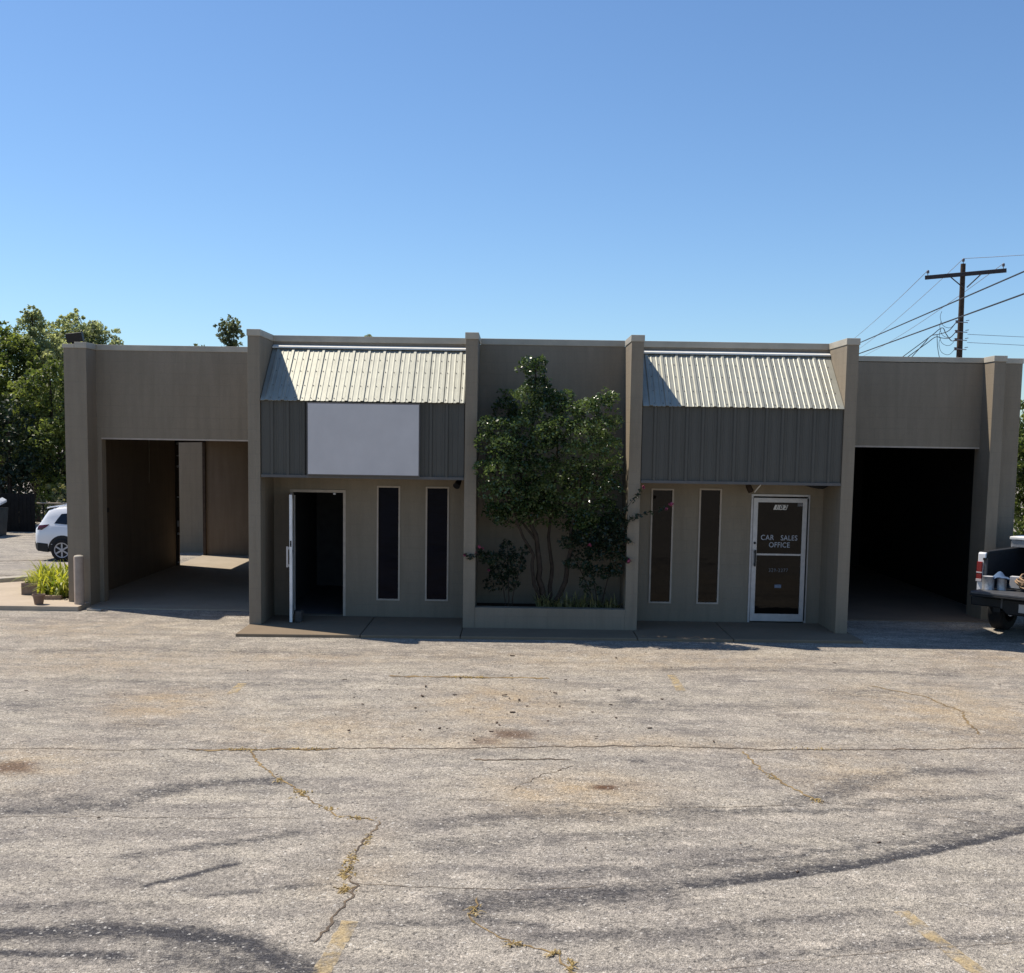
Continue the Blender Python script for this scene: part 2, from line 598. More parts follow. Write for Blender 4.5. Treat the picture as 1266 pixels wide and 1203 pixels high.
def leaf_cloud(name, mat, parent, clumps, size, seed, up=.4, shell=.55, aspect=.55, topbias=False):
    """leaves spread through the volume of many overlapping clumps; clumps = (x,y,z,r,count) or with (rx,ry,rz)"""
    rng = np.random.default_rng(seed)
    P, TN = [], []
    for c in clumps:
        n = int(c[4])
        d = rng.normal(size=(n, 3))
        if topbias:
            d[:, 2] = np.where((d[:, 2] < 0) & (rng.random(n) < .55), -d[:, 2], d[:, 2])
        d /= np.linalg.norm(d, axis=1)[:, None]
        base = .75 * rng.random() ** 1.4
        TN.append(np.clip(base + .55 * rng.random(n) ** 2 - .1, 0, 1))
        rad = (rng.random(n) ** (1 / 3.)) * (1 - shell) + shell * (.75 + .35 * rng.random(n))
        rr = np.array(c[3] if isinstance(c[3], (tuple, list)) else (c[3],) * 3)
        P.append(np.array(c[:3]) + d * rad[:, None] * rr)
    P = np.concatenate(P)
    n = len(P)
    nr = rng.normal(size=(n, 3))
    nr[:, 2] = np.abs(nr[:, 2]) + up
    nr /= np.linalg.norm(nr, axis=1)[:, None]
    t = rng.normal(size=(n, 3))
    t -= nr * (t * nr).sum(1)[:, None]
    t /= np.linalg.norm(t, axis=1)[:, None]
    b = np.cross(nr, t)
    sz = size * (.6 + .8 * rng.random(n))[:, None]
    V = np.stack([P - t * sz * .5, P + b * sz * .5 * aspect, P + t * sz * .5 - nr * sz * .12, P - b * sz * .5 * aspect], 1).reshape(-1, 3)
    V -= np.array(OFF.get(parent.name, (0, 0, 0)) if parent else (0, 0, 0))
    me = bpy.data.meshes.new(name)
    me.vertices.add(4 * n)
    me.vertices.foreach_set('co', V.astype(np.float32).ravel())
    me.loops.add(4 * n)
    me.loops.foreach_set('vertex_index', np.arange(4 * n, dtype=np.int32))
    me.polygons.add(n)
    me.polygons.foreach_set('loop_start', np.arange(0, 4 * n, 4, dtype=np.int32))
    me.update(calc_edges=True)
    at = me.attributes.new('tint', 'FLOAT', 'POINT')
    at.data.foreach_set('value', np.repeat(np.concatenate(TN), 4).astype(np.float32))
    me.materials.append(mat)
    o = bpy.data.objects.new(name, me)
    COL.objects.link(o)
    if parent:
        o.parent = parent
        OFF[o.name] = OFF.get(parent.name, (0, 0, 0))
    return o


def blades(name, mat, parent, spots, seed, h=.5, wd=.03, seg=5, droop=.6):
    rng = random.Random(seed)
    vs, fs, tint = [], [], []
    for (x, y, z) in spots:
        a = rng.uniform(0, 2 * math.pi)
        L = h * rng.uniform(.6, 1.2)
        lean = rng.uniform(.15, 1.0) * droop
        d = Vector((math.cos(a), math.sin(a), 0))
        s_ = Vector((-d.y, d.x, 0))
        tn = rng.random()
        o = len(vs)
        for k in range(seg + 1):
            f = k / seg
            p = Vector((x, y, z)) + d * (L * lean * f * f) + Vector((0, 0, L * (f - .55 * lean * f * f * f)))
            wv = wd * (1 - f) ** .6 * (.5 + .5 * min(1, f * 4)) * .5 + .0015
            vs += [p - s_ * wv, p + s_ * wv]
            tint += [tn, tn]
        fs += [(o + 2 * k, o + 2 * k + 1, o + 2 * k + 3, o + 2 * k + 2) for k in range(seg)]
    off = Vector(OFF.get(parent.name, (0, 0, 0))) if parent else Vector((0, 0, 0))
    me = bpy.data.meshes.new(name)
    me.from_pydata([tuple(v - off) for v in vs], [], fs)
    at = me.attributes.new('tint', 'FLOAT', 'POINT')
    at.data.foreach_set('value', tint)
    me.materials.append(mat)
    o = bpy.data.objects.new(name, me)
    COL.objects.link(o)
    if parent:
        o.parent = parent
        OFF[o.name] = tuple(off)
    return o


# ------------------------------------------------------------------ ground
def height(x, y):
    def ss(t):
        t = np.clip(t, 0, 1)
        return t * t * (3 - 2 * t)
    h = -.05 - .87 * ss((y - 5) / 12.5) * ss((-x - 8.2) / 4.5)
    h = h - .5 * ss((y - 14) / 12) * ss((x - 6) / 6)
    return h


def H(x, y):
    return float(height(np.array(x, float), np.array(y, float)))


def seg_dist(X, Y, pts):
    best = np.full(X.shape, 1e9)
    for (x0, y0), (x1, y1) in zip(pts, pts[1:]):
        dx, dy = x1 - x0, y1 - y0
        t = np.clip(((X - x0) * dx + (Y - y0) * dy) / (dx * dx + dy * dy + 1e-9), 0, 1)
        best = np.minimum(best, np.hypot(X - x0 - t * dx, Y - y0 - t * dy))
    return best


def build_ground():
    def axis(parts):
        out = []
        for a, b, st in parts:
            out += list(np.arange(a, b - 1e-6, st))
        return out
    xs = np.array([-400, -200, -100, -60, -40] + axis([(-30, -13, 1), (-13, -5, .12), (-5, 7, .03), (7, 13, .12), (13, 30, 1)]) + [30, 40, 60, 100, 200, 400])
    ys = np.array([-400, -200, -100, -60, -40, -28, -20, -16] + axis([(-14, -12.7, .3), (-12.7, -7.6, .022), (-7.6, 2, .06), (2, 32, .5)]) + [32, 36, 45, 60, 100, 200, 400])
    X, Y = np.meshgrid(xs, ys)
    Z = height(X, Y)
    Z = Z + .012 * np.sin(X * 1.1 + .6 * np.sin(Y * .9)) * np.sin(Y * .8 + 1.3) * (Y < -1.4) * (Y > -14)
    nx, ny = len(xs), len(ys)
    V = np.stack([X.ravel(), Y.ravel(), Z.ravel()], 1)
    i = np.arange((nx - 1) * (ny - 1))
    r, c = i // (nx - 1), i % (nx - 1)
    a = r * nx + c
    F = np.stack([a, a + 1, a + nx + 1, a + nx], 1)
    me = bpy.data.meshes.new('ground')
    me.vertices.add(len(V))
    me.vertices.foreach_set('co', V.astype(np.float32).ravel())
    me.loops.add(F.size)
    me.loops.foreach_set('vertex_index', F.astype(np.int32).ravel())
    me.polygons.add(len(F))
    me.polygons.foreach_set('loop_start', np.arange(0, F.size, 4, dtype=np.int32))
    me.update(calc_edges=True)
    me.shade_smooth()
    # stains: R = tyre smears, G = tan dirt, B = rust
    Wx = X + .06 * np.sin(Y * 3.1 + X * 1.7) + .03 * np.sin(X * 7.3 - Y * 5.1)
    Wy = Y + .03 * np.sin(X * 1.3 - Y * 1.1) + .012 * np.sin(X * 9.1 + Y * 6.7)
    sm = np.zeros(X.shape)

    def smear(pts, wd, amt, sharp=False, warp=True):
        nonlocal sm
        d = seg_dist(Wx if warp else X, Wy if warp else Y, pts)
        g = np.exp(-(d / wd) ** 2) * amt
        sm = np.maximum(sm, g)
    # arc with a crisp near edge
    P = [(.6, -11.28), (1.53, -11.08), (2.24, -10.94), (2.74, -10.8), (3.4, -10.57), (4.13, -10.22), (4.53, -10.0), (5.3, -9.58), (6.2, -9.1)]
    px, py = np.array([p[0] for p in P]), np.array([p[1] for p in P])
    off = Y - np.interp(X, px, py) + .006 * np.sin(X * 11) + .006 * np.sin(X * 29)
    along = np.clip((X - 1.0) / 1.6, 0, 1) * np.clip((7 - X) / .8, 0, 1)
    edge = np.clip((off + .02) / .05, 0, 1)
    sm = np.maximum(sm, along * edge * np.exp(-(np.maximum(off, 0) / .24) ** 2) * 1.0)
    sm = np.maximum(sm, along * edge * np.exp(-(np.maximum(off, 0) / .8) ** 2) * .45)
    smear([(2.2, -10.5), (3.21, -10.17), (4.25, -9.9), (5.21, -9.45), (6.2, -8.9)], .12, .55)
    smear([(.5, -11.25), (1.2, -11.1), (2.0, -10.95)], .22, .62)
    smear([(.9, -10.75), (1.6, -10.6), (2.4, -10.45)], .14, .45)
    smear([(-2.6, -11.93), (-1.9, -11.86), (-1.38, -11.86), (-.85, -12.0), (-.46, -12.3), (-.4, -12.7)], .16, .92)
    smear([(-1.2, -12.1), (-.7, -12.35), (-.3, -12.6)], .3, .6)
    smear([(-2.4, -12.22), (-1.88, -12.18), (-1.5, -12.24)], .07, .85)
    smear([(-2.6, -11.5), (-2.0, -11.42), (-1.5, -11.45)], .09, .4)
    smear([(-1.72, -11.12), (-1.45, -10.92), (-1.16, -10.68)], .05, .95)
    smear([(-2.0, -10.55), (-1.5, -10.25), (-.95, -9.95)], .10, .55)
    smear([(-3.5, -9.56), (-2.66, -9.3), (-2.32, -8.9), (-1.9, -8.6), (-1.3, -8.5)], .17, .62)
    smear([(-4.5, -9.3), (-3.4, -9.1), (-2.9, -9.15)], .2, .4)
    smear([(-1.29, -11.26), (-.86, -11.17), (-.49, -11.01)], .06, .5)
    smear([(-.25, -11.65), (.2, -11.6), (.7, -11.5), (1.0, -11.55)], .07, .5)
    smear([(3.4, -8.9), (4.15, -8.25), (4.75, -7.9), (5.3, -7.8)], .2, .5)
    smear([(3.9, -8.9), (4.6, -8.75), (5.4, -8.7)], .12, .5)
    smear([(2.6, -9.2), (3.2, -9.15), (4.0, -9.1)], .09, .55)
    smear([(.23, -9.72), (.97, -9.44), (1.88, -9.29), (2.6, -9.2)], .2, .45)
    smear([(.2, -10.2), (1.0, -10.0), (2.1, -9.75)], .16, .42)
    smear([(2.2, -11.6), (2.9, -11.45), (3.6, -11.3)], .09, .4)
    smear([(1.0, -11.75), (1.8, -11.68), (2.5, -11.7)], .12, .42)
    smear([(2.0, -12.1), (2.9, -11.95), (4.2, -11.7)], .07, .45)
    smear([(-5, -4.2), (-3.0, -4.5), (-1.4, -4.3)], .22, .32)
    smear([(1.5, -5.1), (3.2, -5.3), (4.4, -5.1)], .3, .30)
    smear([(3.0, -3.0), (5.0, -2.9), (7.0, -3.1)], .22, .34)
    smear([(4.2, -6.3), (5.6, -6.2), (7, -6.4)], .22, .30)
    smear([(-6, -2.4), (-4, -2.1), (-1.5, -2.2)], .25, .34)
    for x, y, rx, ry, a in ((2.34, -4.99, .16, .22, .55), (1.47, -10.62, .07, .05, .7), (2.02, -7.75, .09, .10, .6), (-3.2, -6.6, .5, .3, .3), (-4.8, -5.6, .7, .5, .3), (5.4, -4.4, .7, .3, .3), (.2, -2.4, .9, .25, .25)):
        sm = np.maximum(sm, a * np.exp(-((Wx - x) / rx) ** 4 - ((Wy - y) / ry) ** 4))
    tan = np.zeros(X.shape)
    for x, y, rx, ry, a in ((-3.33, -5.55, .7, .9, .9), (.71, -5.3, .9, 1.3, .85), (6.3, -5.3, 1.6, 1.6, .8), (1.4, -8.75, .8, .6, .95), (-1.2, -6.6, 1.3, .9, .5), (-3.9, -8.2, .8, .7, .7), (-5, -3, 2, 1.2, .5),
                            (2.5, -2.3, 3.5, .9, .5), (4.3, -7.9, .9, .9, .5), (1.2, -7.0, 3.5, .35, .55), (-2.4, -2.6, 2.0, .7, .45), (-.3, -10.6, .3, .9, .35), (-6.5, -.5, 2.5, 1.2, .45), (8.5, -2, 2, 1.2, .5)):
        tan = np.maximum(tan, a * np.exp(-((Wx - x) / rx) ** 2 - ((Wy - y) / ry) ** 2))
    rust = np.zeros(X.shape)
    for x, y, rx, ry, a in ((1.76, -8.61, .155, .075, 1.0), (.82, -6.72, .22, .20, .75), (.53, -7.0, .13, .16, .6), (-3.95, -8.27, .25, .2, .75), (1.95, -8.56, .35, .16, .25)):
        rust = np.maximum(rust, a * np.exp(-((Wx - x) / rx) ** 4 - ((Wy - y) / ry) ** 4))
    ca = me.color_attributes.new('stains', 'FLOAT_COLOR', 'POINT')
    C = np.stack([sm.ravel(), tan.ravel(), rust.ravel(), np.ones(sm.size)], 1)
    ca.data.foreach_set('color', C.astype(np.float32).ravel())
    me.materials.append(M['asphalt'])
    o = bpy.data.objects.new('ground', me)
    COL.objects.link(o)
    structure(o)


build_ground()


def strip(name, pts, wd, mat, z=.004, seed=0, jag=.75, jit=.03, step=.04):
    """a thin uneven sheet lying on the lot"""
    rng = random.Random(seed)
    P = []
    for (x0, y0), (x1, y1) in zip(pts, pts[1:]):
        n = max(1, int(math.hypot(x1 - x0, y1 - y0) / step))
        for k in range(n):
            P.append((x0 + (x1 - x0) * k / n, y0 + (y1 - y0) * k / n))
    P.append(pts[-1])
    mb = MB()
    vs, jx, jy = [], 0, 0
    for i, (x, y) in enumerate(P):
        a, b = P[max(i - 1, 0)], P[min(i + 1, len(P) - 1)]
        dx, dy = b[0] - a[0], b[1] - a[1]
        L = math.hypot(dx, dy) or 1
        nx, ny = -dy / L, dx / L
        jx = jx * .7 + rng.uniform(-jit, jit)
        wl, wr = wd * .5 * (1 + rng.uniform(-jag, jag)), wd * .5 * (1 + rng.uniform(-jag, jag))
        if jit and (i == 0 or i == len(P) - 1):
            wl = wr = wd * .08
        cx, cy = x + nx * jx, y + ny * jx
        for sgn, ww in ((1, wl), (-1, wr)):
            qx, qy = cx + sgn * nx * ww, cy + sgn * ny * ww
            hz = H(qx, qy)
            if qy < -1.4 and qy > -14:
                hz += .012 * math.sin(qx * 1.1 + .6 * math.sin(qy * .9)) * math.sin(qy * .8 + 1.3)
            vs.append((qx, qy, hz + z))
    mb.add(vs, [(2 * i, 2 * i + 1, 2 * i + 3, 2 * i + 2) for i in range(len(P) - 1)])
    return structure(mb.build(name, mat, None, recalc=False))


CR = [
    ([(-2.48, -7.5), (-1.83, -7.46), (-.94, -7.35), (.48, -7.3), (.91, -7.27), (1.41, -7.21), (2.69, -7.13), (3.54, -7.15), (4.84, -7.07), (6.5, -6.98)], .024, 'crack'),
    ([(-5.4, -7.66), (-4.32, -7.64), (-3.35, -7.61), (-2.48, -7.5)], .010, 'crack'),
    ([(-2.4, -7.52), (-1.9, -7.49), (-1.5, -7.41), (-.95, -7.38)], .05, 'crack_tan'),
    ([(-1.8, -7.52), (-1.57, -8.09), (-1.32, -8.52), (-1.05, -8.88), (-.78, -9.25)], .020, 'crack_tan'),
    ([(-3.9, -9.67), (-2.55, -9.61), (-1.67, -9.61), (-.9, -9.55)], .006, 'crack'),
    ([(-.78, -9.27), (-.61, -9.48), (-.29, -9.59)], .013, 'crack_tan'),
    ([(-.29, -9.59), (-.26, -9.74), (-.30, -10.18), (-.38, -10.48), (-.35, -10.77), (-.26, -11.0), (-.27, -11.29), (-.34, -11.75), (-.42, -11.93)], .016, 'crack'),
    ([(-.3, -10.95), (.2, -10.99), (.9, -11.0), (1.5, -10.9)], .006, 'crack'),
    ([(.61, -11.15), (.6, -11.46), (.68, -11.68), (.9, -11.88), (1.15, -12.02), (1.26, -12.3)], .013, 'crack_tan'),
    ([(3.25, -7.23), (3.3, -7.87), (3.42, -8.4), (3.6, -8.87)], .020, 'crack_tan'),
    ([(3.6, -8.87), (4.1, -9.1), (4.7, -9.3), (5.2, -9.7)], .005, 'crack'),
    ([(5.6, -3.9), (6.11, -4.45), (6.3, -5.32), (6.08, -6.11), (6.07, -6.47)], .022, 'crack_tan'),
    ([(-.82, -3.82), (.26, -3.74), (1.35, -3.71)], .06, 'crack_tan'),
    ([(.45, -7.75), (.9, -7.72), (1.45, -7.7)], .035, 'crack'),
    ([(1.45, -7.9), (1.1, -8.3), (.85, -8.7)], .008, 'crack'),
    ([(.35, -9.0), (1.4, -9.05), (2.3, -9.15), (3.4, -9.02)], .006, 'crack'),
    ([(6.2, -7.3), (6.5, -7.6), (6.9, -7.8)], .03, 'crack_tan'),
    ([(2.0, -12.25), (3.0, -12.0), (4.3, -11.75)], .004, 'crack'),
    ([(-16.5, 16), (-14.5, 17.2), (-12, 17.6)], .14, 'crack'),
    ([(-13.5, 9), (-12.2, 10.4), (-11.5, 10.6)], .09, 'crack'),
    ([(-11.8, 6.2), (-11.0, 6.6), (-10.4, 6.6)], .06, 'crack'),
]
for i, (p, wd, m) in enumerate(CR):
    strip('pavement_crack', p, wd, M[m], seed=40 + i, jit=(.012 if wd < .007 else .022) if wd < .1 else .05)

for p in ([(-.215, -11.6), (-.28, -12.34), (-.33, -13.2)], [(3.53, -11.33), (3.62, -11.84), (3.72, -12.3), (3.9, -13.1)], [(3.03, -3.42), (3.02, -4.44)], [(-2.64, -4.4), (-2.64, -5.0)]):
    strip('parking_line', p, .115 if len(p) > 2 else .12, M['stripe'], z=.005, seed=7, jag=.12, jit=0.0)

# dry weeds that grow along the cracks, litter and pebbles
rng = random.Random(5)
sp = []
for x, y, n, wx, wy in ((-.375, -10.5, 26, .03, .10), (-.36, -10.75, 34, .035, .08), (-.335, -11.07, 24, .035, .05), (-.3, -10.1, 10, .02, .12), (-.72, -9.3, 10, .06, .03), (-.45, -9.55, 12, .09, .02), (-1.05, -8.9, 16, .05, .07), (-1.32, -8.5, 8, .03, .06),
                        (.60, -11.4, 10, .02, .10), (.9, -11.9, 8, .05, .02), (1.12, -12.02, 10, .03, .03), (1.22, -12.2, 10, .02, .06), (3.6, -8.86, 14, .03, .04), (3.36, -8.2, 8, .03, .08), (.2, -3.76, 24, .12, .03), (.42, -3.74, 12, .03, .05), (-1.9, -7.48, 14, .15, .03), (-1.3, -7.42, 10, .15, .02), (6.35, -7.45, 24, .10, .07), (4.0, -7.1, 8, .2, .03)):
    for _ in range(int(n * 2.2)):
        sp.append((rng.gauss(x, wx * .75), rng.gauss(y, wy * .8), -.053))
o = blades('crack_weeds', M['dry_weed'], None, sp, 3, .030, .012, 3, 2.4)
tag(o, 'dry yellow weeds growing along the pavement cracks', 'weeds', kind='stuff')
mb = MB()
for _ in range(320):
    if rng.random() < .45:
        x, y = rng.gauss(.7, 1.0), rng.gauss(-5.9, 1.1)
    else:
        x, y = rng.uniform(-6, 8), rng.uniform(-12.3, -1.6)
    s_ = (.003 + .013 * rng.random() ** 3) * (1.15 if y > -7 else .7)
    a = rng.uniform(0, 3.14)
    u = Vector((math.cos(a), math.sin(a), 0)) * s_ * rng.uniform(.8, 2.0)
    v = Vector((-math.sin(a), math.cos(a), 0)) * s_ * .6
    mb.obox((x, y, H(x, y) + .008 + s_ * .2), u, v, (rng.uniform(-.003, .003), 0, s_ * .3))
tag(mb.build('leaf_litter', M['litter']), 'scattered dark leaf bits and pebbles on the sunlit lot', 'litter', kind='stuff')

# ------------------------------------------------------------------ sidewalks, floors
mb = MB()


def slab_edge(x):
    return -.93 + (x + 3.5) * .025


for a, b in ((-3.58, -1.606), (-1.594, -.006), (.006, 2.844), (2.856, 4.394), (4.406, 6.50)):
    mb.prism([(a, slab_edge(a)), (b, slab_edge(b)), (b, 1.04), (a, 1.04)], -.3, 0., 'xy')
structure(mb.build('sidewalk', M['slab'], None, bevel=.012))
mb = MB().prism([(-16, 1.2), (-9.3, 1.38), (-6.98, 1.42), (-6.98, 2.0), (-7.35, 2.02), (-7.55, 4.6), (-9.2, 5.0), (-9.9, 4.4), (-16, 3.0)], -.4, .035, 'xy')
structure(mb.build('sidewalk', M['slab_left'], None, bevel=.012))
mb = MB().prism([(-16, 3.25), (-9.95, 4.62), (-9.3, 5.25), (-9.3, 5.42), (-10.1, 4.86), (-16, 3.45)], -.5, .10, 'xy')
structure(mb.build('kerb', M['kerb'], None, bevel=.02))
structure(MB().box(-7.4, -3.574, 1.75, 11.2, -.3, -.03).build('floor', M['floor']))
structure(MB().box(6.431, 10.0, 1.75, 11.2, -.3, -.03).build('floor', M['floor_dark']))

# ------------------------------------------------------------------ the building
B = thing('commercial_building', 'long low beige block car sales building with two open bays and two metal mansards', 'building')
ZW, ZC = 4.77, 4.878
holes = [(-3.075, -2.13, 0, 2.205), (-1.572, -1.163, .288, 2.305), (-.717, -.308, .29, 2.305),
         (3.224, 3.62, .313, 2.333), (4.065, 4.455, .312, 2.347), (4.995, 6.0, 0, 2.255)]
for (a, b) in ((-3.374, 0.), (.2, 2.712), (2.912, 6.231)):
    mb = MB()
    wall_open(mb, a, b, 1.06, 1.26, -.05, ZW, [h for h in holes if a < h[0] < b])
    mb.build('front_wall', M['wall'], B)
for x, y1 in ((-3.574, 11.2), (0., 1.26), (2.712, 1.26), (6.231, 11.2)):
    MB().box(x, x + .2, 0, y1, -.1, ZW).build('wing_wall', M['wall'], B, bevel=.006)
    MB().box(x - .012, x + .212, -.012, 1.045 if y1 < 5 else 2.49, ZW, ZC).build('coping', M['coping'], B, bevel=.006)
for (a, b) in ((-3.362, -.012), (.212, 2.7), (2.924, 6.219)):
    MB().box(a, b, 1.047, 1.30, ZW, ZC - .003).build('coping', M['coping'], B, bevel=.006)
# planter in front of the middle wall
MB().box(.2, 2.712, .004, .2, -.1, .343).build('planter_wall', M['wall'], B, bevel=.005)
MB().box(.2, 2.712, .2, 1.06, -.1, .27).build('planter_soil', M['soil'], B)

# left bay
ZB = 4.675
mb = MB()
mb.box(-7.375, -6.965, 2.0, 2.5, -.1, ZB)
mb.build('pillar', M['wall'], B, bevel=.006)
MB().box(-7.39, -7.175, 1.985, 2.51, ZB, ZB + .07).build('coping', M['coping'], B, bevel=.005)
MB().box(-7.172, -6.95, 1.985, 2.51, ZB, ZB + .107).build('coping', M['coping'], B, bevel=.005)
mb = MB()
wall_open(mb, -6.965, -3.574, 2.48, 2.70, -.1, ZB, [(-6.885, -3.574, -.1, 3.063)])
mb.build('bay_front_wall', M['wall'], B)
MB().box(-6.949, -3.588, 2.468, 2.72, ZB, ZB + .103).build('coping', M['coping'], B, bevel=.005)
MB().box(-6.885, -3.574, 2.474, 2.70, 3.035, 3.062).build('lintel_trim', M['frame'], B)
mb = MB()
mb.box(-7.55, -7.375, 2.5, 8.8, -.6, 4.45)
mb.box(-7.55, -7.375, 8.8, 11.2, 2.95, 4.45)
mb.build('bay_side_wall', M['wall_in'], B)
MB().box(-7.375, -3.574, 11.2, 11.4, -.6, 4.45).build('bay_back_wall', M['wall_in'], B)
MB().box(-9.6, -7.0, 12.0, 12.2, -1.0, 3.02).build('side_wing_wall', M['wall'], B)
mb = MB()
mb.box(-7.372, -7.30, 8.73, 8.80, -.03, 3.0)
mb.box(-7.372, -7.30, 11.13, 11.19, -.03, 3.0)
mb.box(-7.372, -7.30, 8.73, 11.19, 2.95, 3.0)
mb.build('door_track', M['pole'], B)
for z, h in ((.03, .03), (.72, .05), (.92, .14), (1.62, .03), (2.35, .05), (2.62, .02), (2.9, .06)):
    MB().box(-7.33, -7.285, 8.70, 8.725, z, z + h).build('track_bracket', M['tin'], B)
MB().tube([(-7.36, 6.744, 3.05), (-7.36, 6.74, 2.4), (-7.36, 6.70, 2.06)], .008, 5).build('pull_cord', M['rail'], B)
MB().box(-7.375, -7.31, 3.9, 4.0, 1.57, 1.66).build('switch_box', M['black'], B)
# right bay
mb = MB().box(9.48, 9.69, 2.0, 2.69, -.1, ZB + .01)
mb.build('pillar', M['wall'], B, bevel=.006)
MB().box(9.465, 9.705, 1.985, 2.46, ZB + .01, ZB + .115).build('coping', M['coping'], B, bevel=.005)
mb = MB()
mb.box(6.431, 9.48, 2.48, 2.68, 3.135, ZB)
mb.build('bay_front_wall', M['wall'], B)
MB().box(6.431, 9.48, 2.474, 2.68, 3.105, 3.134).build('lintel_trim', M['frame'], B)
MB().box(6.445, 10.215, 2.468, 2.72, ZB + .012, ZB + .108).build('coping', M['coping'], B, bevel=.005)
MB().box(9.69, 10.2, 2.48, 2.69, -.1, ZB + .01).build('bay_front_wall', M['wall'], B)
MB().box(10.0, 10.195, 2.69, 11.2, -.6, 4.45).build('bay_side_wall', M['wall'], B)
MB().box(9.97, 9.998, 2.70, 11.2, -.05, 4.3).build('bay_shade_lining', M['wall_dark'], B)  # added lining sheets that carry the painted-in dark of this bay
MB().box(6.433, 6.46, 2.72, 11.2, -.05, 4.3).build('bay_shade_lining', M['wall_dark'], B)
MB().box(6.46, 9.97, 11.15, 11.2, -.05, 4.3).build('bay_shade_lining', M['wall_dark'], B)
MB().box(9.66, 9.97, 2.70, 2.74, -.05, 4.3).build('bay_shade_lining', M['wall_dark'], B)
MB().box(6.431, 10.2, 11.2, 11.4, -.6, 4.45).build('bay_back_wall', M['wall'], B)
# office shell, roof
MB().box(-3.374, 6.231, 11.2, 11.4, -.6, 4.45).build('back_wall', M['wall'], B)
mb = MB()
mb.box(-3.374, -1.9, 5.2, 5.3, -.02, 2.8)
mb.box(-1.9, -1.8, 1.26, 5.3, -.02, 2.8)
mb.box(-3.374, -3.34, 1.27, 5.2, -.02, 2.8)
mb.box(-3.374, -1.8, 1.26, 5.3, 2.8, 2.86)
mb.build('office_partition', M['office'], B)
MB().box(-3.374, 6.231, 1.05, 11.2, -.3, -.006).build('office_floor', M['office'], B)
MB().box(-7.55, 10.2, 2.70, 11.4, 4.45, 4.56).build('roof', M['roof'], B)
MB().box(-3.374, 6.231, 1.30, 2.70, 4.452, 4.558).build('roof', M['roof'], B)


# metal fascias and mansards
def profile(wid, sp=.262, rib=.024, first=.12):
    """offsets across a ribbed sheet: tall ribs with two low ribs between"""
    out = [(0, 0)]
    c = first
    while c < wid - .03:
        for du, h in ((-.034, 0), (-.019, rib), (.019, rib), (.034, 0)):
            if 0 < c + du < wid:
                out.append((c + du, h))
        for k in (1, 2):
            m = c + sp * k / 3
            for du, h in ((-.016, 0), (-.008, .006), (.008, .006), (.016, 0)):
                if c + .034 < m + du < min(wid, c + sp - .034):
                    out.append((m + du, h))
        c += sp
    out.append((wid, 0))
    return out


def ribbed(name, mat, x0, x1, bot, top, rib, first, screws=False, sp=.262):
    """sheet between the lines bot=(y,z) and top=(y,z), 5 mm thick, with its ribs"""
    d = Vector((0, top[0] - bot[0], top[1] - bot[1]))
    n = Vector((0, -d.z, d.y)).normalized()
    pr = profile(x1 - x0, sp, rib, first)
    mb = MB()
    vs = []
    for u, h in pr:
        b = Vector((x0 + u, bot[0], bot[1])) + n * h
        t = Vector((x0 + u, top[0], top[1])) + n * h
        vs += [b, t, b - n * .006, t - n * .006]
    fs = []
    for i in range(len(pr) - 1):
        a, c = 4 * i, 4 * i + 4
        fs += [(a, c, c + 1, a + 1), (a + 2, a + 3, c + 3, c + 2), (a, a + 2, c + 2, c), (a + 1, c + 1, c + 3, a + 3)]
    fs += [(0, 1, 3, 2)]
    e = 4 * (len(pr) - 1)
    fs += [(e, e + 2, e + 3, e + 1)]
    mb.add(vs, fs)
    if screws:
        mb.cur = 1
        c = first
        while c < x1 - x0 - .06:
            for f in (.05, .28, .55, .78):
                for du in (.055, .2):
                    if c + du < x1 - x0 - .02:
                        q = Vector((x0 + c + du, bot[0], bot[1])) + d * f + n * .006
                        mb.obox(q, (.006, 0, 0), d.normalized() * .006, n * .004)
            c += sp
        return mb.build(name, [mat, M['screw']], B)
    return mb.build(name, mat, B)


for x0, x1, first in ((-3.362, -.012, .10), (2.924, 6.222, .13)):
    ribbed('mansard_roof', M['mansard'], x0, x1, (-.035, 3.728), (.985, 4.655), .017, first, True)
    ribbed('fascia_panel', M['fascia'], x0, x1, (.03, 2.50), (.03, 3.735), .026, first + .08)
    MB().box(x0, x1, -.004, .05, 2.465, 2.51).build('fascia_trim', M['trim'], B)
    MB().box(x0, x1, .05, 1.06, 2.49, 2.515).build('soffit', M['wall'], B)
    mb = MB().prism([(.93, 4.65), (.935, 4.676), (1.045, 4.715), (1.045, 4.69)], x0, x1, 'yz')
    mb.build('flashing', M['flash'], B)
    MB().prism([(.04, 3.72), (.98, 4.60), (1.05, 4.6), (1.05, 3.72)], x0 + .004, x1 - .004, 'yz').build('mansard_frame', M['trim'], B)

# windows
for i, h in enumerate(holes):
    if i in (0, 5):
        continue
    x0, x1, z0, z1 = h
    f = MB()
    t = .028
    for a in ((x0, x0 + t, z0, z1), (x1 - t, x1, z0, z1), (x0 + t, x1 - t, z0, z0 + t), (x0 + t, x1 - t, z1 - t, z1)):
        f.box(a[0], a[1], 1.045, 1.12, a[2], a[3])
    wf = f.build('window', M['frame'], B)
    MB().box(x0 + t, x1 - t, 1.085, 1.095, z0 + t, z1 - t).build('pane', M['glass_blue' if i < 3 else 'glass_brown'], wf)


# doors
def frame_ring(mb, x0, x1, y0, y1, z0, z1, t, bot=True, tb=None):
    mb.box(x0, x0 + t, y0, y1, z0, z1)
    mb.box(x1 - t, x1, y0, y1, z0, z1)
    mb.box(x0 + t, x1 - t, y0, y1, z1 - t, z1)
    if bot:
        mb.box(x0 + t, x1 - t, y0, y1, z0, z0 + (tb or t))


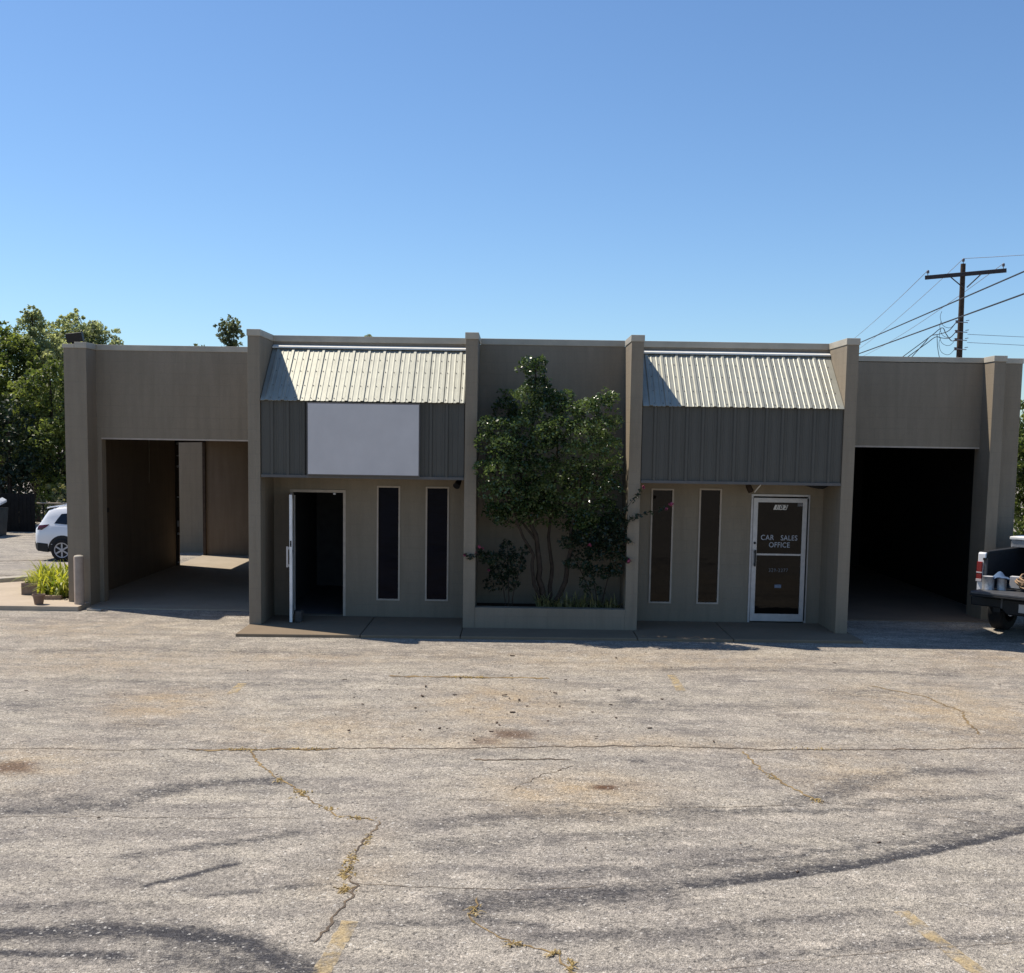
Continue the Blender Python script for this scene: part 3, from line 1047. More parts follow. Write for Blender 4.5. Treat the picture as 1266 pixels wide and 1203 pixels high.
mb = MB()
frame_ring(mb, -3.09, -2.115, 1.043, 1.14, 0.004, 2.22, .045, False)
df = mb.build('door_frame', M['frame'], B)
# the open leaf, hinged on the left jamb and swung out towards the lot
hx, hy = -3.055, 1.03
ang = math.atan2(.30 - hy, -2.93 - hx)
LM = Matrix.Translation((hx, hy, 0)) @ Matrix.Rotation(ang, 4, 'Z')
mb = MB(LM)
for a in ((0, .07, .02, 2.17), (.80, .89, .02, 2.17), (.07, .80, .02, .2), (.07, .80, 2.07, 2.17), (.07, .80, 1.12, 1.17)):
    mb.box(a[0], a[1], -.022, .022, a[2], a[3])
ol = mb.build('door', M['white'], B)
mb = MB(LM)
mb.box(.07, .80, -.004, .004, .2, 1.12)
mb.box(.07, .80, -.004, .004, 1.17, 2.07)
mb.build('pane', M['glass_blue'], ol)
mb = MB(LM)
mb.box(.83, .86, -.075, -.045, .95, 1.3)
mb.box(.83, .86, -.05, -.02, .96, 1.0)
mb.box(.83, .86, -.05, -.02, 1.25, 1.29)
mb.build('handle', M['alu'], ol)
MB().box(-3.012, -2.994, 1.0, 1.03, .1, 2.12).build('hinge_edge', M['alu'], ol)
MB(LM).box(.885, .895, -.012, .012, 1.3, 1.4).build('lock_plate', M['black'], ol)
MB().box(-2.33, -2.29, 1.03, 1.06, 2.14, 2.17).build('door_closer_bracket', M['alu'], B)

mb = MB()
frame_ring(mb, 4.975, 6.0, 1.043, 1.15, .004, 2.262, .035, False)
mb.build('door_frame', M['alu'], B)
mb = MB()
dx0, dx1 = 5.0, 5.945
frame_ring(mb, dx0 + .012, dx1, 1.018, 1.062, .03, 2.20, .076, True, .13)
mb.box(dx0 + .088, dx1 - .076, 1.018, 1.062, 1.195, 1.225)
dr = mb.build('door', M['alu'], B)
MB().box(dx0 + .088, dx1 - .076, 1.036, 1.044, .16, 2.124).build('pane', M['glass_brown'], dr)
mb = MB()
mb.box(5.045, 5.07, .955, .98, 1.0, 1.29)
mb.box(5.045, 5.07, .98, 1.018, 1.02, 1.05)
mb.box(5.045, 5.07, .98, 1.018, 1.24, 1.27)
mb.build('handle', M['black'], dr)
MB().lathe([(.018, 1.0), (.022, 1.008), (.022, 1.018)], (5.052, 0, 1.41), 'y', 16).build('lock', M['black'], dr)
MB().box(dx1 + .004, dx1 + .02, 1.0, 1.043, .05, 2.2).build('hinge', M['black'], dr)


def text(name, s_, x, y, z, size, mat, parent, sx=1., shear=0., ext=.0012, space=1.):
    cu = bpy.data.curves.new(name, 'FONT')
    cu.body = s_
    cu.size = size
    cu.align_x = 'CENTER'
    cu.align_y = 'CENTER'
    cu.extrude = ext
    cu.shear = shear
    cu.space_character = space
    cu.offset = size * (.022 if name == 'number' else .004)
    tmp = bpy.data.objects.new('tmp', cu)
    COL.objects.link(tmp)
    dg = bpy.context.evaluated_depsgraph_get()
    me = bpy.data.meshes.new_from_object(tmp.evaluated_get(dg))
    bpy.data.objects.remove(tmp)
    me.transform(Matrix.Translation((x, y, z)) @ Matrix.Rotation(R(90), 4, 'X') @ Matrix.Diagonal((sx, 1, 1, 1)))
    me.materials.clear()
    me.materials.append(mat)
    o = bpy.data.objects.new(name, me)
    COL.objects.link(o)
    o.parent = parent
    return o


text('door_lettering', 'CAR', 5.272, 1.034, 1.503, .128, M['letters'], dr, .88, 0, .001, 1.08)
text('door_lettering', 'SALES', 5.652, 1.034, 1.500, .128, M['letters'], dr, .86, 0, .001, 1.06)
text('door_lettering', 'OFFICE', 5.487, 1.034, 1.375, .128, M['letters'], dr, .86, 0, .001, 1.06)
text('phone_lettering', '329-2277', 5.485, 1.034, .93, .088, M['letters_faded'], dr, .86, 0, .001, 1.2)
nx = 5.405
for ch in '102':
    mb = MB().prism([(nx - .046, 1.995), (nx + .026, 1.995), (nx + .056, 2.082), (nx - .016, 2.082)], 1.0335, 1.0355, 'xz')
    pl = mb.build('number_tile', M['plate_white'], dr)
    text('number', ch, nx + .005, 1.0325, 2.039, .098, M['black'], pl, .95, .34, .0008)
    nx += .078
MB().box(5.43, 5.545, 1.0335, 1.0355, .622, .678).build('sticker', M['sticker'], dr)
MB().box(5.78, 5.865, 1.0335, 1.0355, 2.06, 2.12).build('sticker', M['letters_faded'], dr)

# things fixed to the building
s = thing('blank_sign', 'blank pale lavender rectangular sign panel mounted under the left mansard', 'sign', (-1.66, -.06, 3.1))
MB().box(-2.59, -.735, -.07, .018, 2.512, 3.703).build('sign_box', M['sign_back'], s, bevel=.006)
MB().box(-2.572, -.753, -.078, -.0705, 2.53, 3.685).build('sign_face', M['sign'], s)

s = thing('floodlight', 'dark floodlight box on the parapet above the left bay pillar', 'floodlight', (-7.27, 2.35, 4.74))
mb = MB(Matrix.Translation((-7.27, 2.35, 4.9)) @ Matrix.Rotation(R(-7), 4, 'Y') @ Matrix.Rotation(R(12), 4, 'X'))
mb.loft([[(x * k, y, z * k2) for x, z in ((-.15, -.085), (.15, -.085), (.15, .085), (-.15, .085))] for y, k, k2 in ((-.12, 1, 1), (.0, .95, .92), (.12, .6, .55))])
mb.build('housing', M['black'], s, bevel=.008)
mb = MB().box(-7.35, -7.19, 2.33, 2.37, 4.745, 4.80)
mb.build('bracket', M['black'], s)

s = thing('eave_light', 'small dark spotlight tucked under the left mansard corner', 'light', (-.12, .7, 2.49))
MB().lathe([(.05, 0), (.05, .02), (.02, .03)], (-.12, .7, 2.458), 'z', 12).build('canopy', M['black'], s)
MB().tube([(-.10, .72, 2.46), (-.13, .66, 2.40), (-.16, .58, 2.34)], [.03, .05, .062], 12).build('lamp_shade', M['black'], s, 40)
s = thing('eave_light', 'broken spotlight with a bare pale rod hanging above the office door', 'light', (4.95, .9, 2.49))
MB().lathe([(.06, 0), (.06, .02), (.03, .03)], (4.97, .9, 2.458), 'z', 12).build('canopy', M['black'], s)
MB().tube([(4.86, .9, 2.46), (4.88, .88, 2.40), (4.92, .84, 2.31)], [.03, .05, .05], 12).build('lamp_shade', M['pole'], s, 40)
MB().tube([(4.985, .88, 2.30), (5.09, .86, 2.44)], .011, 8).build('rod', M['white'], s)
s = thing('eave_hole_sheet', 'black sheet standing in for a dark hole under the right mansard beside the wing wall', 'panel', (6.0, .7, 2.49))
mb = MB()
mb.loft([[(x, y0, 2.486 - dz), (x, y1, 2.486 - dz), (x, y1, 2.488), (x, y0, 2.488)] for x, dz, y0, y1 in ((5.80, .03, .7, .9), (5.9, .07, .7, .95), (6.03, .10, .7, .98), (6.12, .105, .7, .98), (6.19, .07, .7, .95), (6.225, .03, .7, .9))])
mb.build('hole_sheet', M['black'], s)  # added black sheet, stands in for a dark hole at the eave
tag(MB().box(-2.86, -2.75, .26, .46, .004, .19).build('prop_block', M['conc_dark'], None, bevel=.008), 'dark concrete block propping the open left office door', 'block')

# ------------------------------------------------------------------ crape myrtle and planter shrubs
T = thing('crape_myrtle', 'tall bushy crape myrtle tree with glossy green leaves in the middle planter', 'tree', (1.4, .42, .27))
cl = [(1.15, .05, 4.22, .20, 200), (1.02, .05, 4.36, .17, 150), (1.22, .1, 4.40, .13, 90), (1.18, .1, 3.95, .27, 330), (1.02, .05, 3.82, .25, 300), (1.28, .0, 3.62, .27, 330), (1.05, 0, 3.55, .2, 180), (1.42, .1, 3.86, .16, 110),
      (.36, -.15, 3.38, .17, 140), (.60, -.2, 3.30, .24, 300), (.90, -.2, 3.36, .20, 200), (.36, -.15, 3.08, .22, 230), (.66, -.32, 3.0, .30, 380), (.92, -.3, 3.02, .22, 220), (.30, -.18, 2.66, .17, 150), (.58, -.3, 2.62, .26, 300),
      (.90, -.34, 2.62, .24, 260), (.40, -.2, 2.30, .2, 170), (.70, -.2, 2.24, .26, 280), (.98, -.2, 2.2, .24, 250), (.50, -.1, 1.98, .17, 110), (.85, 0, 1.95, .24, 230), (1.12, .05, 2.0, .2, 170), (1.18, -.3, 2.95, .2, 130), (1.3, -.15, 2.3, .22, 200),
      (1.52, 0, 3.72, .22, 240), (1.72, -.1, 3.55, .26, 300), (1.66, 0, 3.86, .14, 90), (1.98, -.15, 3.62, .24, 260), (2.22, -.2, 3.72, .22, 230), (2.38, -.2, 3.82, .15, 120), (1.55, -.28, 3.36, .22, 220), (1.90, -.3, 3.26, .28, 330), (2.24, -.28, 3.34, .25, 280), (2.44, -.2, 3.44, .16, 120),
      (2.40, -.2, 3.05, .20, 190), (2.14, -.3, 2.94, .25, 260), (1.80, -.28, 2.92, .25, 240), (2.46, -.1, 2.78, .14, 80), (1.58, -.1, 2.66, .17, 90), (2.20, 0, 2.58, .28, 300), (1.86, .1, 2.52, .26, 260), (2.42, .1, 2.32, .24, 220), (2.06, .1, 2.20, .28, 270), (1.72, .1, 2.14, .24, 220), (1.46, .1, 2.04, .17, 120), (2.34, .2, 1.98, .24, 210), (1.92, -.05, 1.86, .2, 130), (2.5, .3, 2.6, .17, 90), (2.1, .25, 1.76, .22, 130),
      (.55, .25, 1.92, .2, 170), (.8, .3, 1.85, .24, 210), (1.1, .35, 1.86, .22, 210), (1.4, .35, 1.9, .24, 230), (1.68, .35, 1.84, .24, 230), (1.95, .4, 1.72, .26, 250), (2.2, .4, 1.62, .26, 240), (2.45, .35, 1.75, .2, 170), (1.3, .2, 2.1, .24, 220), (1.28, -.1, 3.2, .24, 280), (1.5, -.1, 3.05, .24, 260), (1.2, -.2, 2.66, .22, 240), (1.42, -.1, 2.72, .17, 120), (1.1, .1, 2.35, .24, 240), (1.45, .1, 2.42, .22, 200), (.62, .2, 2.75, .32, 260), (.8, .3, 2.2, .3, 240), (2.1, .3, 3.2, .32, 260), (1.9, .4, 2.3, .3, 260), (1.3, .35, 2.1, .25, 170), (.62, .1, 1.86, .17, 110), (2.0, .3, 1.66, .2, 120), (.66, .72, 3.66, .24, 220), (.86, .66, 3.46, .24, 220), (.7, .7, 3.9, .12, 50), (2.3, .6, 3.1, .25, 160), (1.0, .6, 2.8, .3, 160), (1.9, .65, 2.6, .3, 160), (1.4, .3, 3.2, .25, 180), (1.35, -.3, 3.3, .2, 150)]
rng = random.Random(11)
cl = [(c[0], c[1], c[2], (c[3], c[3] * 1.1, c[3] * .92), c[4] * 1.75) for c in cl]
tips = []
for _ in range(85):                     # small twiggy outliers break the outline
    c = rng.choice(cl)
    a, e = rng.uniform(0, 6.28), rng.uniform(-.5, 1.2)
    q = (c[0] + math.cos(a) * math.cos(e) * c[3][0] * 1.25, c[1] + math.sin(a) * math.cos(e) * c[3][0] * 1.1, c[2] + math.sin(e) * c[3][0] * 1.25)
    tips.append((*q, .065, 13))
leaf_cloud('crown', M['leaf_myrtle'], T, [c for c in cl + tips], .054, 21, .25, .5, .6, True)
mb = MB()


def limb(mb, pts, r0, r1, n=7, seed=0, wob=.02):
    rg = random.Random(seed)
    P = []
    for i in range(len(pts) - 1):
        for k in range(4):
            f = k / 4
            P.append(Vector(pts[i]).lerp(Vector(pts[i + 1]), f) + Vector((rg.uniform(-wob, wob), rg.uniform(-wob, wob), 0)) * (0 if i + k == 0 else 1))
    P.append(Vector(pts[-1]))
    mb.tube(P, [r0 + (r1 - r0) * i / (len(P) - 1) for i in range(len(P))], n)


limb(mb, [(1.42, .45, .2), (1.28, .42, .8), (1.24, .35, 1.4), (1.05, .2, 2.0), (1.1, .1, 3.0), (1.15, .08, 4.3)], .06, .012, 8, 1)
limb(mb, [(1.48, .45, .2), (1.72, .42, .75), (1.78, .35, 1.3), (1.85, .2, 2.0), (2.0, 0, 3.0), (2.2, -.1, 3.6)], .055, .01, 8, 2)
limb(mb, [(1.44, .5, .2), (1.5, .55, .8), (1.42, .5, 1.5), (1.5, .3, 2.3), (1.55, .1, 3.6)], .045, .01, 7, 3)
limb(mb, [(1.38, .4, .2), (1.18, .35, .7), (1.16, .3, 1.2), (.85, .1, 1.8), (.6, -.1, 2.5), (.4, -.15, 3.2)], .04, .008, 7, 4)
limb(mb, [(1.05, .2, 2.0), (.9, .5, 2.8), (.7, .7, 3.7)], .03, .008, 6, 5)
limb(mb, [(1.85, .2, 2.0), (2.2, .2, 2.5), (2.4, 0, 3.2)], .025, .008, 6, 6)
limb(mb, [(1.24, .35, 1.4), (1.0, .3, 1.75), (.75, .2, 2.1)], .025, .008, 6, 7)
mb.build('trunk', M['bark'], T, 50)


def spray(mb, pts, r=.007, seed=0):
    limb(mb, pts, r, r * .45, 5, seed, .008)


def flower(mb, p, r, seed):
    rg = random.Random(seed)
    for _ in range(14):
        d = Vector((rg.gauss(0, 1), rg.gauss(0, 1), rg.gauss(0, 1))).normalized()
        t = d.orthogonal().normalized()
        b = d.cross(t)
        c = Vector(p) + d * r * rg.uniform(.3, .8)
        mb.add([c - t * r * .5, c + b * r * .4, c + t * r * .5 + d * r * .2, c - b * r * .4], [(0, 1, 2, 3)])


def shrub(name, label, loc, clumps, canes, sprays, flowers, seed, size=.055):
    S = thing(name, label, 'shrub', loc)
    extra = []
    rg = random.Random(seed)
    for pts in sprays:
        for k in range(len(pts) * 4):
            f = rg.random() * (len(pts) - 1)
            i = int(f)
            q = Vector(pts[i]).lerp(Vector(pts[min(i + 1, len(pts) - 1)]), f - i)
            extra.append((q.x, q.y, q.z, .045, 5))
    leaf_cloud('foliage', M['leaf_shrub'], S, clumps + extra, size, seed, .3, .4, .62)
    mb = MB()
    for i, pts in enumerate(list(canes) + list(sprays)):
        spray(mb, pts, .011 if i < len(canes) else .006, seed + i)
    mb.build('stems', M['bark'], S)
    mb = MB()
    for i, (p, r) in enumerate(flowers):
        flower(mb, p, r, seed + i)
    mb.build('blossoms', M['petal'], S)
    return S


shrub('rose_shrub', 'small dark rose shrub left of the tree trunk with pink blooms by the pillar', (.72, .4, .27),
      [(.45, .25, 1.15, (.22, .2, .12), 230), (.72, .3, 1.28, (.16, .16, .2), 240), (.86, .35, 1.05, (.2, .2, .2), 300), (.60, .35, .92, (.2, .2, .14), 240), (1.02, .35, 1.30, (.12, .1, .1), 60), (.5, .45, .7, (.2, .2, .15), 150), (.8, .5, .75, (.15, .2, .2), 160)],
      [[(.72, .4, .27), (.66, .35, .7), (.5, .25, 1.15)], [(.76, .4, .27), (.76, .35, .8), (.73, .3, 1.4)], [(.8, .4, .27), (.88, .38, .7), (1.0, .35, 1.3)]],
      [[(.5, .25, 1.15), (.3, .1, 1.22), (.12, -.06, 1.2), (.03, -.1, 1.22)], [(.3, .1, 1.22), (.26, .0, 1.35)]],
      [((.03, -.1, 1.23), .035), ((.26, .0, 1.36), .04), ((.20, .0, 1.26), .03), ((.32, .05, 1.33), .03), ((.42, .2, .95), .03)], 61)
shrub('rose_shrub', 'large dark rose shrub right of the trunk whose canes arch past the pillar', (2.3, .4, .27),
      [(1.75, .2, 1.45, (.2, .2, .12), 130), (2.05, .15, 1.55, (.28, .25, .16), 430), (2.4, .15, 1.6, (.24, .25, .22), 480), (2.55, .1, 1.30, (.18, .2, .16), 170), (2.25, .2, 1.28, (.25, .2, .15), 330), (1.9, .25, 1.08, (.26, .2, .1), 260), (2.3, .2, .95, (.3, .2, .12), 330), (2.55, .2, 1.0, (.14, .2, .14), 120), (2.08, .3, .78, (.14, .15, .18), 90), (2.5, .05, 1.85, (.18, .15, .14), 140), (2.0, .45, 1.35, (.3, .2, .25), 300), (2.4, .4, 1.45, (.25, .2, .3), 300), (2.62, 0, 1.72, (.1, .15, .2), 110), (2.2, .4, .6, (.2, .2, .15), 60)],
      [[(2.3, .4, .27), (2.2, .35, .8), (2.0, .2, 1.5)], [(2.32, .4, .27), (2.45, .3, .9), (2.5, .1, 1.8)], [(2.28, .4, .27), (2.1, .35, .7), (1.8, .25, 1.3)]],
      [[(2.5, .05, 1.8), (2.66, -.08, 2.02), (2.8, -.12, 2.2), (2.92, -.12, 2.36)], [(2.6, 0, 1.7), (2.72, -.1, 1.85), (2.9, -.12, 1.94), (3.1, -.1, 2.0), (3.3, -.08, 2.06)], [(2.6, 0, 1.5), (2.72, -.08, 1.52), (2.84, -.1, 1.47)], [(2.55, .1, 1.3), (2.7, -.05, 1.2), (2.76, -.08, 1.16)]],
      [((2.95, -.12, 2.4), .04), ((3.42, -.07, 2.12), .05), ((3.34, -.07, 2.05), .035), ((2.74, -.08, 1.17), .05), ((2.1, -.02, 1.42), .04)], 71)

# strap leaved plants along the planter edge
rng = random.Random(8)
for i, (x0, x1, lab) in enumerate(((1.24, 1.66, 'curled yellowing strap plant at the planter edge below the tree trunk'), (1.68, 2.1, 'green strap leaved plant in the middle of the right planter edge'), (2.12, 2.62, 'spiky strap leaved plant at the right end of the planter'))):
    S = thing('strap_plant', lab, 'plant', ((x0 + x1) / 2, .32, .27), group='strap leaved plants in the planter')
    blades('leaves', M['leaf_strap'], S, [(rng.uniform(x0, x1), rng.uniform(.215, .38), .26) for _ in range(75)], 30 + i, .36, .026, 6, 1.1)
    mb = MB().lathe([(.06, -.02), (.05, .03), (.02, .06)], ((x0 + x1) / 2, .33, .26), 'z', 10)
    mb.build('stem', M['leaf_strap'], S)

# ------------------------------------------------------------------ left apron: lilies, pots, bollard
S = thing('lily_clump', 'bright yellow-green clump of arching daylily leaves beside the left pillar', 'plant', (-7.95, 3.3, .03))
sp = []
for cx, cy, n in ((-7.95, 3.0, 150), (-8.22, 3.4, 170), (-8.0, 3.8, 170), (-8.45, 3.8, 130), (-7.75, 2.7, 80), (-8.65, 4.2, 110), (-8.3, 4.3, 110)):
    sp += [(rng.gauss(cx, .13), rng.gauss(cy, .2), .0) for _ in range(n)]
blades('leaves', M['leaf_lily'], S, sp, 91, .60, .052, 6, 1.25)
MB().prism([(-8.6, 3.3), (-7.7, 2.4), (-7.5, 2.5), (-7.6, 4.4), (-8.5, 4.5)], .0, .05, 'xy').build('soil_bed', M['soil'], S)

S = thing('planter_trough', 'brown rectangular planter trough standing on the pale apron', 'planter', (-8.37, 2.9, .035))
mb = MB()
x0, x1, y0, y1, z0, z1 = -8.59, -8.16, 2.78, 3.02, .036, .265
mb.box(x0, x1, y0, y0 + .03, z0, z1)
mb.box(x0, x1, y1 - .03, y1, z0, z1)
mb.box(x0, x0 + .03, y0 + .03, y1 - .03, z0, z1)
mb.box(x1 - .03, x1, y0 + .03, y1 - .03, z0, z1)
mb.box(x0 + .03, x1 - .03, y0 + .03, y1 - .03, z0, z0 + .03)
mb.build('trough', M['trough'], S, bevel=.006)
MB().box(x0 + .032, x1 - .032, y0 + .032, y1 - .032, z0 + .032, z1 - .03).build('soil', M['soil'], S)
blades('leaves', M['leaf_lily'], S, [(rng.uniform(x0 + .05, x1 - .05), rng.uniform(y0 + .06, y1 - .06), z1 - .04) for _ in range(26)], 17, .16, .016, 4, 1.0)
S = thing('flower_pot', 'small dark terracotta pot at the kerb edge left of the bollard', 'pot', (-7.77, 1.62, .036))
MB().lathe([(.075, 0), (.10, .15), (.112, .15), (.114, .185), (.10, .185), (.095, .16)], (-7.77, 1.62, .036), 'z', 20).build('pot', M['pot'], S, 40)
MB().lathe([(.09, .155), (.05, .175), (.01, .185)], (-7.77, 1.62, .036), 'z', 12).build('soil', M['soil'], S)
mb = MB(Matrix.Translation((-7.77, 2.28, .072)) @ Matrix.Rotation(R(6), 4, 'Z'))
mb.box(-.17, .15, -.06, .06, -.036, .036)
tag(mb.build('timber_offcut', M['wood'], None, bevel=.006), 'weathered timber offcut lying on the apron behind the small pot', 'timber')
S = thing('bollard', 'beige painted steel bollard in front of the left pillar', 'bollard', (-7.08, 1.75, .036))
MB().lathe([(.092, 0), (.09, .02), (.088, .85), (.084, .87)], (-7.08, 1.75, .036), 'z', 28).build('pipe', M['bollard'], S, 40)
MB().lathe([(.084, .87), (.075, .885), (.04, .895), (.005, .897)], (-7.08, 1.75, .036), 'z', 28).build('cap', M['kerb'], S, 60)
tag(MB(Matrix.Translation((-6.84, 1.55, -.035)) @ Matrix.Rotation(R(-8), 4, 'Z')).box(-.02, .26, -.05, .05, -.012, .018).build('broken_kerb_chip', M['kerb'], None, bevel=.006), 'pale broken chip of concrete on the asphalt right of the bollard', 'concrete chip')


# ------------------------------------------------------------------ vehicles
def wheel(parent, c, r, wd, axis, rim_mat, spokes=6, sgn=-1):
    """tyre with rounded shoulders, rim with spokes; axis is the axle's"""
    t = MB().lathe([(r * .6, -wd / 2), (r * .9, -wd / 2), (r * .985, -wd * .38), (r, -wd * .2), (r, wd * .2), (r * .985, wd * .38), (r * .9, wd / 2), (r * .6, wd / 2), (r * .6, -wd / 2)], c, axis, 40, False)
    ty = t.build('wheel', M['rubber'], parent, 35)
    m = MB()
    ai = 'xyz'.index(axis)
    f = sgn * wd * .46
    m.lathe([(r * .66, f - .02), (r * .66, f + .006), (r * .60, f + .006), (r * .58, f - .012), (r * .66, f - .02)], c, axis, 40, False)
    m.lathe([(r * .14, f - .02), (r * .13, f + sgn * .012), (r * .05, f + sgn * .014)], c, axis, 18)
    for k in range(spokes):
        a = 2 * math.pi * k / spokes
        rad = Vector((0, math.cos(a), math.sin(a))) if axis == 'x' else Vector((math.sin(a), 0, math.cos(a)))
        tan = Vector((0, -math.sin(a), math.cos(a))) if axis == 'x' else Vector((math.cos(a), 0, -math.sin(a)))
        nn = Vector((1, 0, 0)) if axis == 'x' else Vector((0, 1, 0))
        m.obox(Vector(c) + rad * r * .37 + nn * (f - .003), rad * r * .25, tan * r * .065, nn * .008)
    m.build('rim', rim_mat, ty, 35)
    d = MB().lathe([(r * .62, f * .7), (r * .62, f * .72), (r * .1, f * .72)], c, axis, 30)
    d.build('hub', M['black'], ty)
    return ty


def interp(tab, x):
    return [float(np.interp(x, [t[0] for t in tab], [t[k] for t in tab])) for k in range(1, len(tab[0]))]


# --- white SUV, nose to the right, its tail showing past the left pillar
gx, gy = -14.36, 18.0
gz = H(-13.8, 18.0)
S = thing('parked_suv', 'white family SUV with its tail showing past the left pillar', 'suv', (gx, gy, gz), local=True)
#        x, zbot, zbelt, zroof, half width low, half width belt, half width roof
ST = [(0, .50, .98, 1.00, .78, .74, .70), (.04, .40, 1.02, 1.06, .84, .80, .74), (.12, .34, 1.06, 1.16, .90, .86, .76), (.30, .31, 1.10, 1.46, .93, .90, .74), (.42, .30, 1.11, 1.62, .95, .92, .73), (.60, .29, 1.12, 1.69, .97, .94, .73),
      (1.2, .28, 1.10, 1.745, .99, .965, .74), (2.2, .28, 1.07, 1.76, .99, .97, .75), (2.9, .28, 1.04, 1.72, .99, .97, .73), (3.3, .28, 1.02, 1.55, .99, .96, .70), (3.75, .28, 1.00, 1.20, .98, .94, .72), (4.0, .29, .98, 1.06, .97, .92, .74), (4.6, .31, .92, .98, .93, .88, .72), (4.95, .36, .84, .87, .84, .80, .66), (5.1, .45, .74, .76, .7, .66, .55)]


def suv_ring(x):
    zb, zl, zr, wl, wb, wr = interp(ST, x)
    half = [(0, zb), (wl * .88, zb), (wl * .97, zb + .08), (wl, zb + .3 * (zl - zb)), (wl, zb + .6 * (zl - zb)), (wb + .01, zl - .02), (wb - .01, zl + .02), (wb + (wr - wb) * .5, zl + (zr - zl) * .5), (wr + .04, zr - .09 * min(1, (zr - zl) / .3)), (wr - .03, zr - .025), (wr * .6, zr + .012), (0, zr + .02)]
    return half


def suv_side(x, z):
    h = suv_ring(x)
    ys = [p[0] for p in h[2:10]]
    zs = [p[1] for p in h[2:10]]
    return -float(np.interp(z, zs, ys))


rings = []
for x in [0, .02, .04, .08, .12, .2, .3, .36, .42, .5, .6, .8, 1.0, 1.3, 1.7, 2.2, 2.6, 2.9, 3.1, 3.3, 3.55, 3.75, 3.9, 4.0, 4.3, 4.6, 4.8, 4.95, 5.05, 5.1]:
    h = suv_ring(x)
    rings.append([(x, -y, z) for y, z in h] + [(x, y, z) for y, z in h[-2:0:-1]])
MB().loft(rings).build('body', M['car_white'], S, 32)


def side_patch(name, mat, poly, sgn=-1, out=.006, n=10, parent=None):
    """panel following the body side inside an outline (x,z), standing 6 mm proud with its own thickness"""
    P = []
    for (xa, za), (xb, zb) in zip(poly, poly[1:] + poly[:1]):
        for k in range(n):
            f = k / n
            P.append((xa + (xb - xa) * f, za + (zb - za) * f))
    cx, cz = sum(p[0] for p in P) / len(P), sum(p[1] for p in P) / len(P)
    rings = []
    for s_ in (1., .66, .33):
        rings.append([(cx + (x - cx) * s_, cz + (z - cz) * s_) for x, z in P])
    mb = MB()
    vs, fs, m = [], [], len(P)
    for r in rings:
        vs += [(x, (suv_side(x, z) - out) * (1 if sgn < 0 else -1), z) for x, z in r]
    vs.append((cx, (suv_side(cx, cz) - out) * (1 if sgn < 0 else -1), cz))
    o2 = len(vs)
    vs += [(x, (suv_side(x, z) + .02) * (1 if sgn < 0 else -1), z) for x, z in rings[0]]
    for r in range(2):
        for k in range(m):
            fs.append((r * m + k, r * m + (k + 1) % m, (r + 1) * m + (k + 1) % m, (r + 1) * m + k))
    for k in range(m):
        fs.append((2 * m + k, 2 * m + (k + 1) % m, 3 * m))
        fs.append((k, o2 + k, o2 + (k + 1) % m, (k + 1) % m))
    return mb.add(vs, fs).build(name, mat, parent or S, 30)


for sg in (-1, 1):
    side_patch('rear_quarter_window', M['glass_car'], [(.66, 1.20), (.74, 1.33), (.86, 1.50), (1.45, 1.56), (1.45, 1.17), (1.1, 1.17)], sg)
    side_patch('side_window', M['glass_car'], [(1.53, 1.165), (1.53, 1.565), (2.25, 1.59), (2.25, 1.14)], sg)
    side_patch('side_window', M['glass_car'], [(2.33, 1.14), (2.33, 1.59), (2.85, 1.555), (3.2, 1.36), (3.42, 1.13)], sg)
    side_patch('tail_light', M['dark_lens'], [(.10, .99), (.13, 1.13), (.50, 1.17), (.42, 1.09), (.26, .99)], sg, .012)
    for wx in (.93, 3.95):
        pts = [(wx - .47, .30)] + [(wx - .47 * math.cos(a), .36 + .47 * math.sin(a)) for a in [R(q) for q in range(0, 181, 12)]] + [(wx + .47, .30)]
        side_patch('wheel_arch', M['black'], pts, sg, .004, 2)
        wheel(S, (wx, sg * .92, .365), .365, .24, 'y', M['rim'], 6, 1 if sg > 0 else -1)
mb = MB()
rr = []
for x, z0, z1 in ((-.012, .50, .60), (.03, .38, .60), (.12, .325, .585), (.3, .30, .57), (.46, .29, .56)):
    wl = interp(ST, max(x, 0))[3] * (.99 if x < .05 else 1.0) + .006
    rr.append([(x, -wl, z0), (x, -wl, z1), (x, wl, z1), (x, wl, z0)])
mb.loft(rr).build('rear_bumper', M['black'], S, 30)
mb = MB()
rr = [[(x, -w0, z), (x, w0, z), (x + dx, w0 * .98, z + .035), (x + dx, -w0 * .98, z + .035)] for x, z, w0, dx in ((.34, 1.655, .68, .02), (.46, 1.69, .70, 0), (.62, 1.705, .70, 0))]
mb.loft(rr).build('roof_spoiler', M['car_white'], S, 30)
mb = MB()
mb.add([(.105, -.66, 1.14), (.105, .66, 1.14), (.345, .60, 1.53), (.345, -.60, 1.53), (.15, -.66, 1.14), (.15, .66, 1.14), (.39, .6, 1.53), (.39, -.6, 1.53)], [(0, 1, 2, 3), (4, 7, 6, 5), (0, 3, 7, 4), (1, 5, 6, 2), (0, 4, 5, 1), (3, 2, 6, 7)])
mb.build('rear_window', M['glass_car'], S)
mb = MB()
mb.add([(3.36, -.6, 1.53), (3.36, .6, 1.53), (3.80, .68, 1.17), (3.80, -.68, 1.17), (3.3, -.6, 1.5), (3.3, .6, 1.5), (3.74, .68, 1.14), (3.74, -.68, 1.14)], [(0, 1, 2, 3), (4, 7, 6, 5), (0, 3, 7, 4), (1, 5, 6, 2), (0, 4, 5, 1), (3, 2, 6, 7)])
mb.build('windscreen', M['glass_car'], S)
MB().box(-.03, .02, -.3, .3, .88, .93).build('trim_bar', M['chrome'], S)
